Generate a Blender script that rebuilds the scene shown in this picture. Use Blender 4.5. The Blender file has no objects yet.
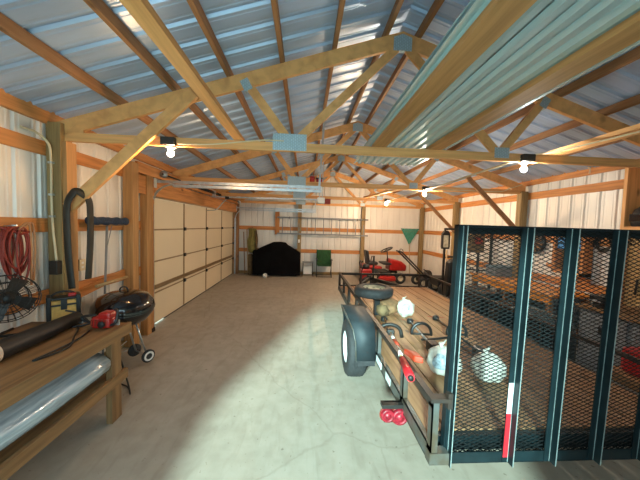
import bpy, math, random
from mathutils import Vector as V, Matrix, noise
R = random.Random(7)
SC = bpy.context.scene
COL = SC.collection
PI = math.pi

# ------------------------------------------------------------------ materials
def nmat(name):
    m = bpy.data.materials.new(name); m.use_nodes = True
    nt = m.node_tree; b = nt.nodes['Principled BSDF']
    return m, nt, b

def mat(name, c, rough=.6, metal=0., var=.15, scale=6., stretch=(1, 1, 1), bump=0., c2=None, spec=.5, trans=0., coat=0., bscale=None, emit=None, estr=0.):
    """procedural colour: two tones mixed by stretched noise, optional bump"""
    m, nt, b = nmat(name)
    N, L = nt.nodes, nt.links
    tc = N.new('ShaderNodeTexCoord'); mp = N.new('ShaderNodeMapping'); mp.inputs['Scale'].default_value = stretch
    L.new(tc.outputs['Object'], mp.inputs['Vector'])
    nz = N.new('ShaderNodeTexNoise'); nz.inputs['Scale'].default_value = scale; nz.inputs['Detail'].default_value = 5
    L.new(mp.outputs['Vector'], nz.inputs['Vector'])
    cr = N.new('ShaderNodeValToRGB'); cr.color_ramp.elements[0].position = .32; cr.color_ramp.elements[1].position = .68
    d = c2 if c2 else tuple(x * (1 - 2 * var) for x in c)
    cr.color_ramp.elements[0].color = (*d, 1); cr.color_ramp.elements[1].color = (*c, 1)
    L.new(nz.outputs['Fac'], cr.inputs['Fac']); L.new(cr.outputs['Color'], b.inputs['Base Color'])
    b.inputs['Roughness'].default_value = rough; b.inputs['Metallic'].default_value = metal
    b.inputs['Specular IOR Level'].default_value = spec
    b.inputs['Transmission Weight'].default_value = trans; b.inputs['Coat Weight'].default_value = coat
    if bump:
        bp = N.new('ShaderNodeBump'); bp.inputs['Strength'].default_value = bump; bp.inputs['Distance'].default_value = .01
        n2 = N.new('ShaderNodeTexNoise'); n2.inputs['Scale'].default_value = bscale or scale * 3; n2.inputs['Detail'].default_value = 4
        L.new(mp.outputs['Vector'], n2.inputs['Vector'])
        L.new(n2.outputs['Fac'], bp.inputs['Height']); L.new(bp.outputs['Normal'], b.inputs['Normal'])
    if emit:
        b.inputs['Emission Color'].default_value = (*emit, 1); b.inputs['Emission Strength'].default_value = estr
    return m

def wood(name, c, c2, axis, rough=.62, knots=True, scale=3.):
    st = {'x': (.5, 9, 9), 'y': (9, .5, 9), 'z': (9, 9, .5), 'd': (3, 9, 3)}[axis]
    m, nt, b = nmat(name)
    N, L = nt.nodes, nt.links
    tc = N.new('ShaderNodeTexCoord'); mp = N.new('ShaderNodeMapping'); mp.inputs['Scale'].default_value = st
    L.new(tc.outputs['Object'], mp.inputs['Vector'])
    nz = N.new('ShaderNodeTexNoise'); nz.inputs['Scale'].default_value = scale; nz.inputs['Detail'].default_value = 6; nz.inputs['Distortion'].default_value = .4
    L.new(mp.outputs['Vector'], nz.inputs['Vector'])
    cr = N.new('ShaderNodeValToRGB'); cr.color_ramp.elements[0].position = .3; cr.color_ramp.elements[1].position = .62
    cr.color_ramp.elements[0].color = (*c2, 1); cr.color_ramp.elements[1].color = (*c, 1)
    L.new(nz.outputs['Fac'], cr.inputs['Fac'])
    out = cr.outputs['Color']
    if knots:
        vo = N.new('ShaderNodeTexVoronoi'); vo.inputs['Scale'].default_value = 1.7
        mp2 = N.new('ShaderNodeMapping'); mp2.inputs['Scale'].default_value = tuple(max(1, s / 4) for s in st)
        L.new(tc.outputs['Object'], mp2.inputs['Vector']); L.new(mp2.outputs['Vector'], vo.inputs['Vector'])
        k = N.new('ShaderNodeValToRGB'); k.color_ramp.elements[0].position = .05; k.color_ramp.elements[1].position = .12
        k.color_ramp.elements[0].color = (1, 1, 1, 1); k.color_ramp.elements[1].color = (0, 0, 0, 1)
        L.new(vo.outputs['Distance'], k.inputs['Fac'])
        mx = N.new('ShaderNodeMix'); mx.data_type = 'RGBA'
        L.new(k.outputs['Color'], mx.inputs['Factor']); L.new(out, mx.inputs['A']); mx.inputs['B'].default_value = (*[x * .45 for x in c2], 1)
        out = mx.outputs['Result']
    L.new(out, b.inputs['Base Color']); b.inputs['Roughness'].default_value = rough
    bp = N.new('ShaderNodeBump'); bp.inputs['Strength'].default_value = .25; bp.inputs['Distance'].default_value = .004
    L.new(nz.outputs['Fac'], bp.inputs['Height']); L.new(bp.outputs['Normal'], b.inputs['Normal'])
    return m

M = {}
for ax in 'xyzd':
    M['lum_' + ax] = wood('lumber_' + ax, (.82, .425, .155), (.62, .295, .10), ax)         # pale framing lumber
    M['old_' + ax] = wood('old_lumber_' + ax, (.36, .18, .075), (.21, .095, .035), ax)       # browner purlins
    M['girt_' + ax] = wood('girt_lumber_' + ax, (.62, .26, .075), (.40, .15, .04), ax)   # orange girts
    M['post_' + ax] = wood('post_lumber_' + ax, (.33, .22, .09), (.20, .13, .05), ax)
    M['bench_' + ax] = wood('bench_lumber_' + ax, (.29, .155, .06), (.15, .075, .028), ax)
for ax in 'xyz': M['mid_' + ax] = wood('mid_lumber_' + ax, (.50, .26, .095), (.33, .165, .055), ax)
M['deckwood'] = wood('deck_wood', (.37, .205, .10), (.19, .092, .042), 'y', rough=.55, scale=2.2)
M['orangewood'] = wood('varnished_wood', (.75, .30, .04), (.5, .17, .02), 'y', rough=.35, knots=False)
M['ply'] = wood('plywood', (.50, .32, .13), (.36, .21, .08), 'z', knots=False, scale=1.5)
M['roof'] = mat('roof_metal', (.46, .60, .82), .36, .30, .10, 1.3, (1, 5, 1), .05)
M['sheet'] = mat('roofing_sheet_metal', (.66, .92, 1.0), .26, .55, .05, 2., (5, .6, 1), .03)
M['wall'] = mat('wall_metal', (.80, .77, .72), .42, .1, .05, 1.2, (3, 3, .5), .03)
M['door'] = mat('door_steel', (.82, .70, .50), .45, .0, .03, 1.)
M['stile'] = mat('door_stile', (.36, .24, .12), .5, .2, .1, 5)
M['galv'] = mat('galvanized_steel', (.62, .66, .68), .35, .8, .12, 14, bump=.03)
M['plate'] = mat('gusset_steel', (.50, .60, .66), .42, .6, .12, 60, (1, 1, 3), .5, bscale=90)
def plate_mat():
    m, nt, b = nmat('nail_plate_steel'); N, L = nt.nodes, nt.links
    tc_ = N.new('ShaderNodeTexCoord'); sp = N.new('ShaderNodeSeparateXYZ'); cb = N.new('ShaderNodeCombineXYZ')
    L.new(tc_.outputs['Object'], sp.inputs['Vector']); L.new(sp.outputs['Z'], cb.inputs['X']); L.new(sp.outputs['X'], cb.inputs['Y'])
    br = N.new('ShaderNodeTexBrick'); br.inputs['Scale'].default_value = 1; br.inputs['Brick Width'].default_value = .030; br.inputs['Row Height'].default_value = .020
    br.inputs['Mortar Size'].default_value = .0035; br.inputs['Color1'].default_value = (.50, .62, .68, 1); br.inputs['Color2'].default_value = (.42, .54, .60, 1); br.inputs['Mortar'].default_value = (.35, .44, .49, 1)
    L.new(cb.outputs['Vector'], br.inputs['Vector']); L.new(br.outputs['Color'], b.inputs['Base Color'])
    b.inputs['Metallic'].default_value = .35; b.inputs['Roughness'].default_value = .45; return m
M['plate'] = plate_mat()
M['black'] = mat('black_paint', (.018, .019, .020), .38, .0, .2, 9, spec=.5)
M['blackplastic'] = mat('black_plastic', (.016, .016, .017), .5, .0, .2, 9)
M['rubber'] = mat('tyre_rubber', (.032, .034, .037), .72, 0, .2, 22, bump=.2)
M['gate'] = mat('gate_paint', (.008, .020, .024), .42, .0, .2, 12, spec=.35)
M['wornglint'] = mat('worn_edge_glint', (.40, .50, .50), .35, .4, .2, 20)  # pale tone paints both edge wear and the highlight along bar corners
M['mesh'] = mat('mesh_paint', (.008, .012, .013), .6, .0, .2, 12, spec=.25)
M['fender'] = mat('fender_paint', (.028, .042, .050), .62, .1, .2, 7)
M['frame'] = mat('frame_steel', (.12, .14, .14), .45, .3, .3, 8, c2=(.10, .075, .05))
M['railsteel'] = mat('rail_steel', (.030, .028, .027), .5, .2, .2, 8, c2=(.065, .042, .03))
M['rim'] = mat('rim_white', (.80, .86, .86), .4, 0, .05, 6)
M['rimtan'] = mat('rim_cream', (.68, .58, .40), .5, 0, .25, 14)
M['red'] = mat('red_plastic', (.45, .014, .010), .35, 0, .12, 9)
M['redlens'] = mat('red_lens', (.36, .012, .028), .45, 0, .3, 40)
M['redtape'] = mat('red_tape', (.70, .02, .03), .4, 0, .05, 20)
M['whitetape'] = mat('white_tape', (.85, .87, .87), .4, 0, .03, 20)
M['orangeplastic'] = mat('orange_plastic', (.55, .05, .015), .45, 0, .1, 9)
M['cord'] = mat('cord_red', (.30, .028, .014), .55, 0, .2, 12)
M['cordo'] = mat('cord_tan', (.52, .24, .10), .5, 0, .15, 12)
M['cable'] = mat('cable_cream', (.74, .62, .40), .5, 0, .08, 5)
M['white'] = mat('white_plastic', (.84, .84, .80), .4, 0, .04, 5)
M['bag'] = mat('white_bag', (.68, .68, .61), .5, 0, .14, 16, bump=.6, bscale=24)
M['bagprint'] = mat('bag_print', (.50, .66, .76), .45, 0, .35, 30)
M['burlap'] = mat('brown_sack', (.27, .145, .065), .8, 0, .3, 11, bump=.7, bscale=14)
M['yellow'] = mat('tan_canvas', (.74, .42, .11), .7, 0, .15, 30, bump=.2)
M['olive'] = mat('hose_black', (.035, .028, .018), .6, 0, .25, 9)
M['blue'] = mat('blue_bristle', (.018, .045, .10), .65, 0, .3, 60, bump=.8, bscale=70)
M['bluepaint'] = mat('blue_panel', (.05, .26, .62), .4, 0, .1, 5)
M['greencloth'] = mat('green_fabric', (.018, .10, .025), .75, 0, .2, 20)
M['greenrake'] = mat('green_rake', (.05, .27, .20), .45, 0, .15, 20)
M['cover'] = mat('black_cover', (.006, .006, .007), .9, 0, .3, 5, bump=.5, bscale=7, spec=.1)
M['enamel'] = mat('black_enamel', (.006, .006, .008), .16, 0, .1, 4, coat=.7)
M['gray'] = mat('gray_paint', (.25, .27, .29), .5, 0, .15, 8)
M['bluegray'] = mat('blue_gray_plastic', (.17, .24, .28), .5, 0, .15, 8)
M['mulch'] = mat('brown_cloth', (.20, .13, .06), .85, 0, .3, 9, bump=.4)
M['yelgreen'] = mat('yellow_green_cloth', (.26, .22, .06), .8, 0, .2, 9)
M['fixture'] = mat('dark_fixture', (.03, .024, .02), .5, 0, .2, 9)
M['porcelain'] = mat('lampholder_white', (.82, .78, .70), .4, 0, .03, 5)
M['dark'] = mat('dark_metal', (.03, .028, .026), .5, .3, .2, 9)
M['handlewood'] = wood('handle_wood', (.50, .34, .16), (.36, .22, .09), 'z', knots=False)

def plastic_film():
    m, nt, b = nmat('clear_plastic_film'); N, L = nt.nodes, nt.links
    b.inputs['Base Color'].default_value = (.62, .72, .78, 1); b.inputs['Roughness'].default_value = .17
    b.inputs['Specular IOR Level'].default_value = .8; b.inputs['Coat Weight'].default_value = .6; b.inputs['Coat Roughness'].default_value = .08
    tc = N.new('ShaderNodeTexCoord'); mp = N.new('ShaderNodeMapping'); mp.inputs['Scale'].default_value = (14, 1.2, 14)
    L.new(tc.outputs['Object'], mp.inputs['Vector'])
    nz = N.new('ShaderNodeTexNoise'); nz.inputs['Scale'].default_value = 2.5; nz.inputs['Detail'].default_value = 4
    L.new(mp.outputs['Vector'], nz.inputs['Vector'])
    cr = N.new('ShaderNodeValToRGB'); cr.color_ramp.elements[0].color = (.26, .33, .38, 1); cr.color_ramp.elements[1].color = (.46, .56, .63, 1)
    cr.color_ramp.elements[0].position = .35; cr.color_ramp.elements[1].position = .65
    L.new(nz.outputs['Fac'], cr.inputs['Fac']); L.new(cr.outputs['Color'], b.inputs['Base Color'])
    bp = N.new('ShaderNodeBump'); bp.inputs['Strength'].default_value = .5; bp.inputs['Distance'].default_value = .01
    L.new(nz.outputs['Fac'], bp.inputs['Height']); L.new(bp.outputs['Normal'], b.inputs['Normal'])
    return m
M['film'] = plastic_film()

def concrete():
    m, nt, b = nmat('concrete_floor'); N, L = nt.nodes, nt.links
    tc = N.new('ShaderNodeTexCoord')
    def nz(s, d=6, st=(1, 1, 1), dist=0.):
        mp = N.new('ShaderNodeMapping'); mp.inputs['Scale'].default_value = st
        L.new(tc.outputs['Object'], mp.inputs['Vector'])
        n = N.new('ShaderNodeTexNoise'); n.inputs['Scale'].default_value = s; n.inputs['Detail'].default_value = d; n.inputs['Distortion'].default_value = dist
        L.new(mp.outputs['Vector'], n.inputs['Vector']); return n.outputs['Fac']
    def ramp(f, p0, c0, p1, c1):
        r = N.new('ShaderNodeValToRGB'); e = r.color_ramp.elements
        e[0].position = p0; e[0].color = (*c0, 1); e[1].position = p1; e[1].color = (*c1, 1)
        L.new(f, r.inputs['Fac']); return r.outputs['Color']
    def mul(a, bb, f=1.):
        x = N.new('ShaderNodeMix'); x.data_type = 'RGBA'; x.blend_type = 'MULTIPLY'; x.inputs['Factor'].default_value = f
        L.new(a, x.inputs['A']); L.new(bb, x.inputs['B']); return x.outputs['Result']
    base = ramp(nz(.7, 8, dist=.5), .30, (.40, .35, .285), .70, (.49, .44, .365))
    base = mul(base, ramp(nz(7, 8), .35, (.88, .87, .85), .62, (1, 1, 1)))
    base = mul(base, ramp(nz(3.2, 6, (3, .7, 1), 1.), .34, (.80, .78, .75), .48, (1, 1, 1)), .45)   # dusty drag streaks
    base = mul(base, ramp(nz(26, 3), .27, (.45, .42, .38), .33, (1, 1, 1)), .7)                  # grit specks
    vo = N.new('ShaderNodeTexVoronoi'); vo.feature = 'DISTANCE_TO_EDGE'; vo.inputs['Scale'].default_value = .38
    wv = N.new('ShaderNodeTexNoise'); wv.inputs['Scale'].default_value = 2.2; wv.inputs['Detail'].default_value = 6
    ad = N.new('ShaderNodeMix'); ad.data_type = 'RGBA'; ad.inputs['Factor'].default_value = .22
    L.new(tc.outputs['Object'], wv.inputs['Vector']); L.new(tc.outputs['Object'], ad.inputs['A']); L.new(wv.outputs['Color'], ad.inputs['B'])
    L.new(ad.outputs['Result'], vo.inputs['Vector'])
    base = mul(base, ramp(vo.outputs['Distance'], .0015, (.50, .45, .40), .004, (1, 1, 1)), .25)      # hairline cracks
    L.new(base, b.inputs['Base Color']); b.inputs['Roughness'].default_value = .62
    bp = N.new('ShaderNodeBump'); bp.inputs['Strength'].default_value = .12; bp.inputs['Distance'].default_value = .01
    L.new(nz(18, 6), bp.inputs['Height']); L.new(bp.outputs['Normal'], b.inputs['Normal'])
    return m
M['concrete'] = concrete()
M['gravel'] = mat('gravel_ground', (.62, .62, .58), .9, 0, .12, 30, bump=.5)

def bulbmat(strength, colour):
    m, nt, b = nmat('lit_bulb'); N, L = nt.nodes, nt.links
    e = N.new('ShaderNodeEmission'); e.inputs['Color'].default_value = (*colour, 1); e.inputs['Strength'].default_value = strength
    L.new(e.outputs['Emission'], N['Material Output'].inputs['Surface']); return m
for nm_, st_, cl_ in (('dim', 620., (1, .58, .27)), ('mid', 620., (1, .96, .88)), ('warm', 2500., (1, .84, .64)), ('high', 4200., (1, .68, .40))): M['bulb_' + nm_] = bulbmat(st_, cl_)

# ------------------------------------------------------------------ mesh builder
def frame_of(d):
    d = d.normalized(); up = V((0, 0, 1)) if abs(d.z) < .95 else V((0, 1, 0))
    s = d.cross(up).normalized(); return d, s, s.cross(d).normalized()

class MB:
    def __init__(s): s.v = []; s.f = []; s.sm = []
    def add(s, vs, fs, smooth=False):
        o = len(s.v); s.v += [V(p) for p in vs]
        for f in fs: s.f.append([o + i for i in f]); s.sm.append(smooth)
        return s
    def box(s, x0, x1, y0, y1, z0, z1):
        vs = [(x, y, z) for z in (z0, z1) for y in (y0, y1) for x in (x0, x1)]
        return s.add(vs, [(0, 2, 3, 1), (4, 5, 7, 6), (0, 1, 5, 4), (2, 6, 7, 3), (0, 4, 6, 2), (1, 3, 7, 5)])
    def obox(s, c, size, rot):
        c = V(c); vs = []
        for z in (-.5, .5):
            for y in (-.5, .5):
                for x in (-.5, .5): vs.append(c + rot @ V((x * size[0], y * size[1], z * size[2])))
        return s.add(vs, [(0, 2, 3, 1), (4, 5, 7, 6), (0, 1, 5, 4), (2, 6, 7, 3), (0, 4, 6, 2), (1, 3, 7, 5)])
    def beam(s, p0, p1, w, h, side=None):
        """bar from p0 to p1; w measured along `side`, h across it"""
        p0, p1 = V(p0), V(p1); d = (p1 - p0).normalized()
        if side is None: _, sd, u = frame_of(d)
        else:
            sd = V(side); sd = (sd - d * sd.dot(d)).normalized(); u = sd.cross(d).normalized()
        vs = []
        for p in (p0, p1):
            for a, b in ((-1, -1), (1, -1), (1, 1), (-1, 1)): vs.append(p + sd * a * w / 2 + u * b * h / 2)
        return s.add(vs, [(3, 2, 1, 0), (4, 5, 6, 7), (0, 1, 5, 4), (1, 2, 6, 5), (2, 3, 7, 6), (3, 0, 4, 7)])
    def tube(s, pts, r, seg=8, closed=False, cap=True, sq=1.):
        pts = [V(p) for p in pts]; n = len(pts); rr = r if isinstance(r, (list, tuple)) else [r] * n
        vs = []; fs = []; pu = None
        for i, p in enumerate(pts):
            a = pts[i - 1] if (i > 0 or closed) else p; b = pts[(i + 1) % n] if (i < n - 1 or closed) else p
            d = (b - a); d = d.normalized() if d.length > 1e-9 else V((0, 0, 1))
            if pu is None: _, sd, u = frame_of(d)
            else:
                u = pu - d * pu.dot(d)
                if u.length < 1e-6: _, sd, u = frame_of(d)
                u.normalize(); sd = d.cross(u)
            pu = u
            for k in range(seg):
                t = 2 * PI * k / seg; vs.append(p + (sd * math.cos(t) + u * sq * math.sin(t)) * rr[i])
        m = n if closed else n - 1
        for i in range(m):
            for k in range(seg):
                a = i * seg + k; b = i * seg + (k + 1) % seg; c = ((i + 1) % n) * seg + (k + 1) % seg; d = ((i + 1) % n) * seg + k
                fs.append((a, b, c, d))
        s.add(vs, fs, True)
        if cap and not closed:
            s.add(vs[:seg][::-1], [tuple(range(seg))]); s.add(vs[-seg:], [tuple(range(seg))])
        return s
    def lathe(s, prof, c=(0, 0, 0), axis=(0, 0, 1), seg=24, smooth=True, sx=1., sy=1.):
        d = V(axis).normalized(); _, a, b = frame_of(d) if abs(d.z) < .95 else (d, V((1, 0, 0)), V((0, 1, 0)))
        c = V(c); vs = []; fs = []
        for r, z in prof:
            for k in range(seg):
                t = 2 * PI * k / seg; vs.append(c + d * z + a * r * sx * math.cos(t) + b * r * sy * math.sin(t))
        for i in range(len(prof) - 1):
            for k in range(seg):
                k2 = (k + 1) % seg; fs.append((i * seg + k, i * seg + k2, (i + 1) * seg + k2, (i + 1) * seg + k))
        return s.add(vs, fs, smooth)
    def ball(s, c, rx, ry=None, rz=None, seg=16, lump=0., freq=3., seed=0., rot=None):
        ry = ry or rx; rz = rz or rx; c = V(c); vs = []; fs = []; rings = seg // 2
        for i in range(rings + 1):
            ph = PI * i / rings
            for k in range(seg):
                t = 2 * PI * k / seg; n = V((math.sin(ph) * math.cos(t), math.sin(ph) * math.sin(t), math.cos(ph)))
                q = 1 + (lump * noise.noise(n * freq + V((seed, seed * 2, 0))) if lump else 0)
                p = V((n.x * rx, n.y * ry, n.z * rz)) * q
                vs.append(c + (rot @ p if rot else p))
        for i in range(rings):
            for k in range(seg):
                k2 = (k + 1) % seg; fs.append((i * seg + k, (i + 1) * seg + k, (i + 1) * seg + k2, i * seg + k2))
        return s.add(vs, fs, True)
    def prism(s, pts, off):
        """extrude a planar polygon of 3D points by vector off"""
        pts = [V(p) for p in pts]; n = len(pts); off = V(off)
        fs = [tuple(range(n))[::-1], tuple(range(n, 2 * n))] + [(i, (i + 1) % n, n + (i + 1) % n, n + i) for i in range(n)]
        return s.add(pts + [p + off for p in pts], fs)
    def build(s, name, m, parent=None, bevel=0., origin=None):
        if parent is not None: o = V(parent['_o'])
        elif origin is not None: o = V(origin)
        else:
            lo = V([min(p[i] for p in s.v) for i in range(3)]); hi = V([max(p[i] for p in s.v) for i in range(3)])
            o = V(((lo.x + hi.x) / 2, (lo.y + hi.y) / 2, lo.z))
        me = bpy.data.meshes.new(name); me.from_pydata([p - o for p in s.v], [], s.f)
        me.polygons.foreach_set('use_smooth', s.sm)
        import bmesh
        bm = bmesh.new(); bm.from_mesh(me); bmesh.ops.remove_doubles(bm, verts=bm.verts, dist=1e-5) if any(s.sm) else None
        bmesh.ops.recalc_face_normals(bm, faces=bm.faces); bm.to_mesh(me); bm.free()
        me.materials.append(M[m] if isinstance(m, str) else m)
        ob = bpy.data.objects.new(name, me); COL.objects.link(ob)
        if parent is not None: ob.parent = parent
        else: ob.location = o
        ob['_o'] = o[:]
        if bevel:
            b = ob.modifiers.new('bevel', 'BEVEL'); b.width = bevel; b.segments = 2; b.limit_method = 'ANGLE'
        return ob

def tag(o, label, cat, group=None):
    o['label'] = label; o['category'] = cat
    if group: o['group'] = group
    return o
def thing(name, label, cat, loc, group=None):
    o = bpy.data.objects.new(name, None); COL.objects.link(o); o.location = loc; o['_o'] = tuple(loc)
    o.empty_display_size = .1
    return tag(o, label, cat, group)
def struct(o, **k): o['kind'] = 'structure'; return o
def copy_tree(o, parent=None):
    c = o.copy(); COL.objects.link(c)
    if parent is not None: c.parent = parent
    for ch in list(o.children): copy_tree(ch, c)
    return c
def arc(c, r, a0, a1, n, ax=V((1, 0, 0)), ay=V((0, 0, 1))):
    c = V(c); return [c + ax * r * math.cos(a0 + (a1 - a0) * i / n) + ay * r * math.sin(a0 + (a1 - a0) * i / n) for i in range(n + 1)]
def spline(pts, n=8):
    pts = [V(p) for p in pts]; out = []
    for i in range(len(pts) - 1):
        p0 = pts[max(i - 1, 0)]; p1 = pts[i]; p2 = pts[i + 1]; p3 = pts[min(i + 2, len(pts) - 1)]
        for k in range(n):
            t = k / n
            out.append(.5 * ((2 * p1) + (p2 - p0) * t + (2 * p0 - 5 * p1 + 4 * p2 - p3) * t * t + (3 * p1 - p0 - 3 * p2 + p3) * t ** 3))
    out.append(pts[-1]); return out

# ------------------------------------------------------------------ dimensions
XL, XR, XC = -2.645, 4.65, 1.0025
Y0, YB = -1.0, 10.25                    # front wall, back wall
T = [2.93, 5.37, 7.81, 10.15]           # truss lines
SL = .318
def tc(x): return 3.915 - SL * abs(x - XC)          # centre of the top chords
def zr(x): return tc(x) + .082 + .09                # underside of the roof metal

# ------------------------------------------------------------------ shell
def ribprofile(u0, u1, pitch, h, minor=True):
    pr = []; u = u0
    pr.append((u, 0)); u += pitch / 2
    while u < u1 - .03:
        if minor: pr += [(u - pitch * .30, 0), (u - pitch * .27, h * .18), (u - pitch * .20, h * .18), (u - pitch * .17, 0)]
        pr += [(u - .028, 0), (u - .013, h), (u + .013, h), (u + .028, 0)]
        if minor: pr += [(u + pitch * .17, 0), (u + pitch * .20, h * .18), (u + pitch * .27, h * .18), (u + pitch * .30, 0)]
        u += pitch
    pr = [p for p in pr if p[0] < u1]; pr.append((u1, 0)); return pr
def ribbed(mb, u0, u1, place, zb, zt, pitch=.23, h=.02, minor=True):
    pr = ribprofile(u0, u1, pitch, h, minor); vs = []
    for u, d in pr: vs += [place(u, zb(u), d), place(u, zt(u), d)]
    mb.add(vs, [(2 * i, 2 * i + 1, 2 * i + 3, 2 * i + 2) for i in range(len(pr) - 1)])

DY0, DY1, DH = 4.68, 10.02, 2.28
m = MB(); m.box(XL - .1, XR + .1, Y0, YB + .1, -.12, 0); struct(m.build('floor', 'concrete', origin=(0, 0, 0)))
m = MB(); m.box(-30, 30, -30, 30, -.30, -.13); m.box(-30, 30, -30, Y0 - .001, -.13, -.015); m.box(-12, XL - .101, Y0, YB, -.13, -.015)
struct(m.build('ground', 'gravel', origin=(0, 0, 0)))
m = MB(); eh = lambda u: 2.98
ribbed(m, Y0, DY0 - .05, lambda u, z, d: (XL - d, u, z), lambda u: 0, eh)
ribbed(m, DY0 - .05, DY1 + .05, lambda u, z, d: (XL - d, u, z), lambda u: DH + .02, eh)
ribbed(m, DY1 + .05, YB, lambda u, z, d: (XL - d, u, z), lambda u: 0, eh)
struct(m.build('wall_left', 'wall'))
m = MB(); ribbed(m, Y0, YB, lambda u, z, d: (XR + d, u, z), lambda u: 0, eh); struct(m.build('wall_right', 'wall'))
m = MB(); ribbed(m, XL, XR, lambda u, z, d: (u, YB + d, z), lambda u: 0, lambda u: zr(u) + .01); struct(m.build('wall_back', 'wall'))
m = MB(); OX0, OX1, OZ = -2.2, .75, 2.75
for a, b, z in ((XL, OX0, 0), (OX0, OX1, OZ), (OX1, XR, 0)):
    ribbed(m, a, b, lambda u, zz, d: (u, Y0 - d, zz), lambda u: z, lambda u: zr(u) + .01)
struct(m.build('wall_front', 'wall'))
m = MB()
for sg, xe in ((-1, XL - .12), (1, XR + .12)):
    ribbed(m, Y0 - .1, YB + .1, lambda u, t, d: (XC + (xe - XC) * t, u, zr(XC + (xe - XC) * t) + d), lambda u: 0, lambda u: 1, h=.022)
struct(m.build('ceiling', 'roof'))
m = MB(); m.box(XL, XL + .02, Y0, DY0 - .1, 0, .10); struct(m.build('baseboard_left', 'post_y'))
m = MB(); m.box(XR - .04, XR - .002, Y0, YB, 0, .19); struct(m.build('baseboard_right', 'post_y'))
m = MB(); m.box(XL, XR, YB - .04, YB - .002, 0, .10); struct(m.build('baseboard_back', 'post_x'))

m = MB(); m.box(XL - .09, XL + .009, DY0 - .04, DY0 - .004, 0, DH + .03); struct(m.build('trim_8', 'mid_z'))
m = MB(); m.box(XL - .09, XL + .009, DY1 + .004, DY1 + .03, 0, DH + .03); struct(m.build('trim_9', 'mid_z'))
m = MB(); m.box(XL - .09, XL + .009, DY0 - .04, DY1 + .03, DH + .015, DH + .05); struct(m.build('trim_10', 'mid_y'))
# eave boards and door header
m = MB(); m.box(XL + .002, XL + .04, Y0, YB - .05, 2.82, 2.97); struct(m.build('trim_1', 'girt_y'))
m = MB(); m.box(XR - .04, XR - .002, Y0, YB - .05, 2.84, 2.98); struct(m.build('trim_2', 'girt_y'))
m = MB(); m.box(XL + .06, XL + .10, 4.13, 10.14, 2.30, 2.58); struct(m.build('trim_3', 'girt_y'))
m = MB(); m.box(XL + .10, XL + .14, 4.13, 10.14, 2.60, 2.76); struct(m.build('trim_4', 'girt_y'))
m = MB(); m.box(XL + .01, XL + .12, 4.40, 4.56, 0, 2.72); struct(m.build('trim_5', 'mid_z'))    # door jamb board
m = MB(); m.box(XL + .01, XL + .08, 4.58, 4.66, 0, 2.32); struct(m.build('trim_6', 'girt_z'))
m = MB(); m.box(XL + .01, XL + .16, 10.05, 10.2, 0, 2.72); struct(m.build('trim_7', 'old_z'))

# ------------------------------------------------------------------ roof frame
def truss(y, label):
    root = thing('roof_truss', label, 'truss', (XC, y, 2.712), 'roof trusses across the garage')
    w = .04
    MB().box(XL + .08, XR - .08, y - w / 2, y + w / 2, 2.667, 2.757).build('bottom_chord', 'lum_x', root)
    for sg, xe in ((-1, XL + .05), (1, XR - .05)):
        MB().prism([(xe, y - w / 2, tc(xe) - .078), (XC, y - w / 2, tc(XC) - .078), (XC, y - w / 2, tc(XC) + .078), (xe, y - w / 2, tc(xe) + .078)], (0, w, 0)).build('top_chord', 'lum_d', root)
    n = 1.19
    for sg in (-1, 1):
        MB().beam((XC + sg * n, y, 2.77), (XC + sg * 1.66, y, tc(XC + 1.66) - .02), .036, .09, (0, 1, 0)).build('web', 'lum_d', root)
        MB().beam((XC + sg * (n - .07), y, 2.78), (XC + sg * .06, y, tc(XC) - .09), .036, .09, (0, 1, 0)).build('web', 'lum_d', root)
        MB().beam((XC + sg * 3.35, y, 2.75), (XC + sg * 3.35, y, tc(XC + 3.35)), .036, .09, (0, 1, 0)).build('heel_block', 'lum_d', root)
        gw, g0, g1 = (.18, 2.675, 2.85) if sg < 0 else (.085, 2.70, 2.815)
        MB().box(XC + sg * n - gw, XC + sg * n + gw, y - w / 2 - .003, y + w / 2 + .003, g0, g1).build('gusset_plate', 'plate', root)
        xm = XC + sg * 1.66
        MB().obox((xm, y, tc(xm) - .05), (.09, w + .006, .12), Matrix.Rotation(sg * .5, 3, 'Y')).build('gusset_plate', 'plate', root)
    MB().prism([(XC - .10, y - w / 2 - .003, 3.79), (XC + .10, y - w / 2 - .003, 3.79), (XC + .10, y - w / 2 - .003, 3.93), (XC, y - w / 2 - .003, 3.965), (XC - .10, y - w / 2 - .003, 3.93)], (0, w + .006, 0)).build('gusset_plate', 'plate', root)
    return root
t0 = truss(T[0], 'nearest roof truss, pale lumber with big steel plates and a bulb hanging at each side')
for y, l in ((T[1], 'second roof truss back, just behind the near garage door track'),
             (T[2], 'third roof truss back, above the middle of the garage'),
             (T[3], 'last roof truss, standing against the back wall')):
    c = copy_tree(t0); c.location.y = y; c['label'] = l; c['_o'] = (XC, y, 2.712)

lab = 'lowest,second,third,fourth,fifth,topmost'.split(',')
for side in (-1, 1):
    for k in range(6):
        x = XC + side * (.18 + .555 * k)
        zc = tc(x) + .08 + .044
        m = MB(); m.beam((x, Y0, zc), (x, YB, zc), .042, .088, (1, 0, 0))
        o = m.build('roof_purlin', 'old_y')
        tag(o, '%s roof purlin on the %s slope, long brown board under the metal' % (lab[5 - k] + ' (nearest the %s)' % ('ridge' if k < 3 else 'eave') if k in (0, 5) else lab[5 - k] + ' from the eave,', 'left' if side < 0 else 'right'), 'purlin', 'roof purlins under the metal')

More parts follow.
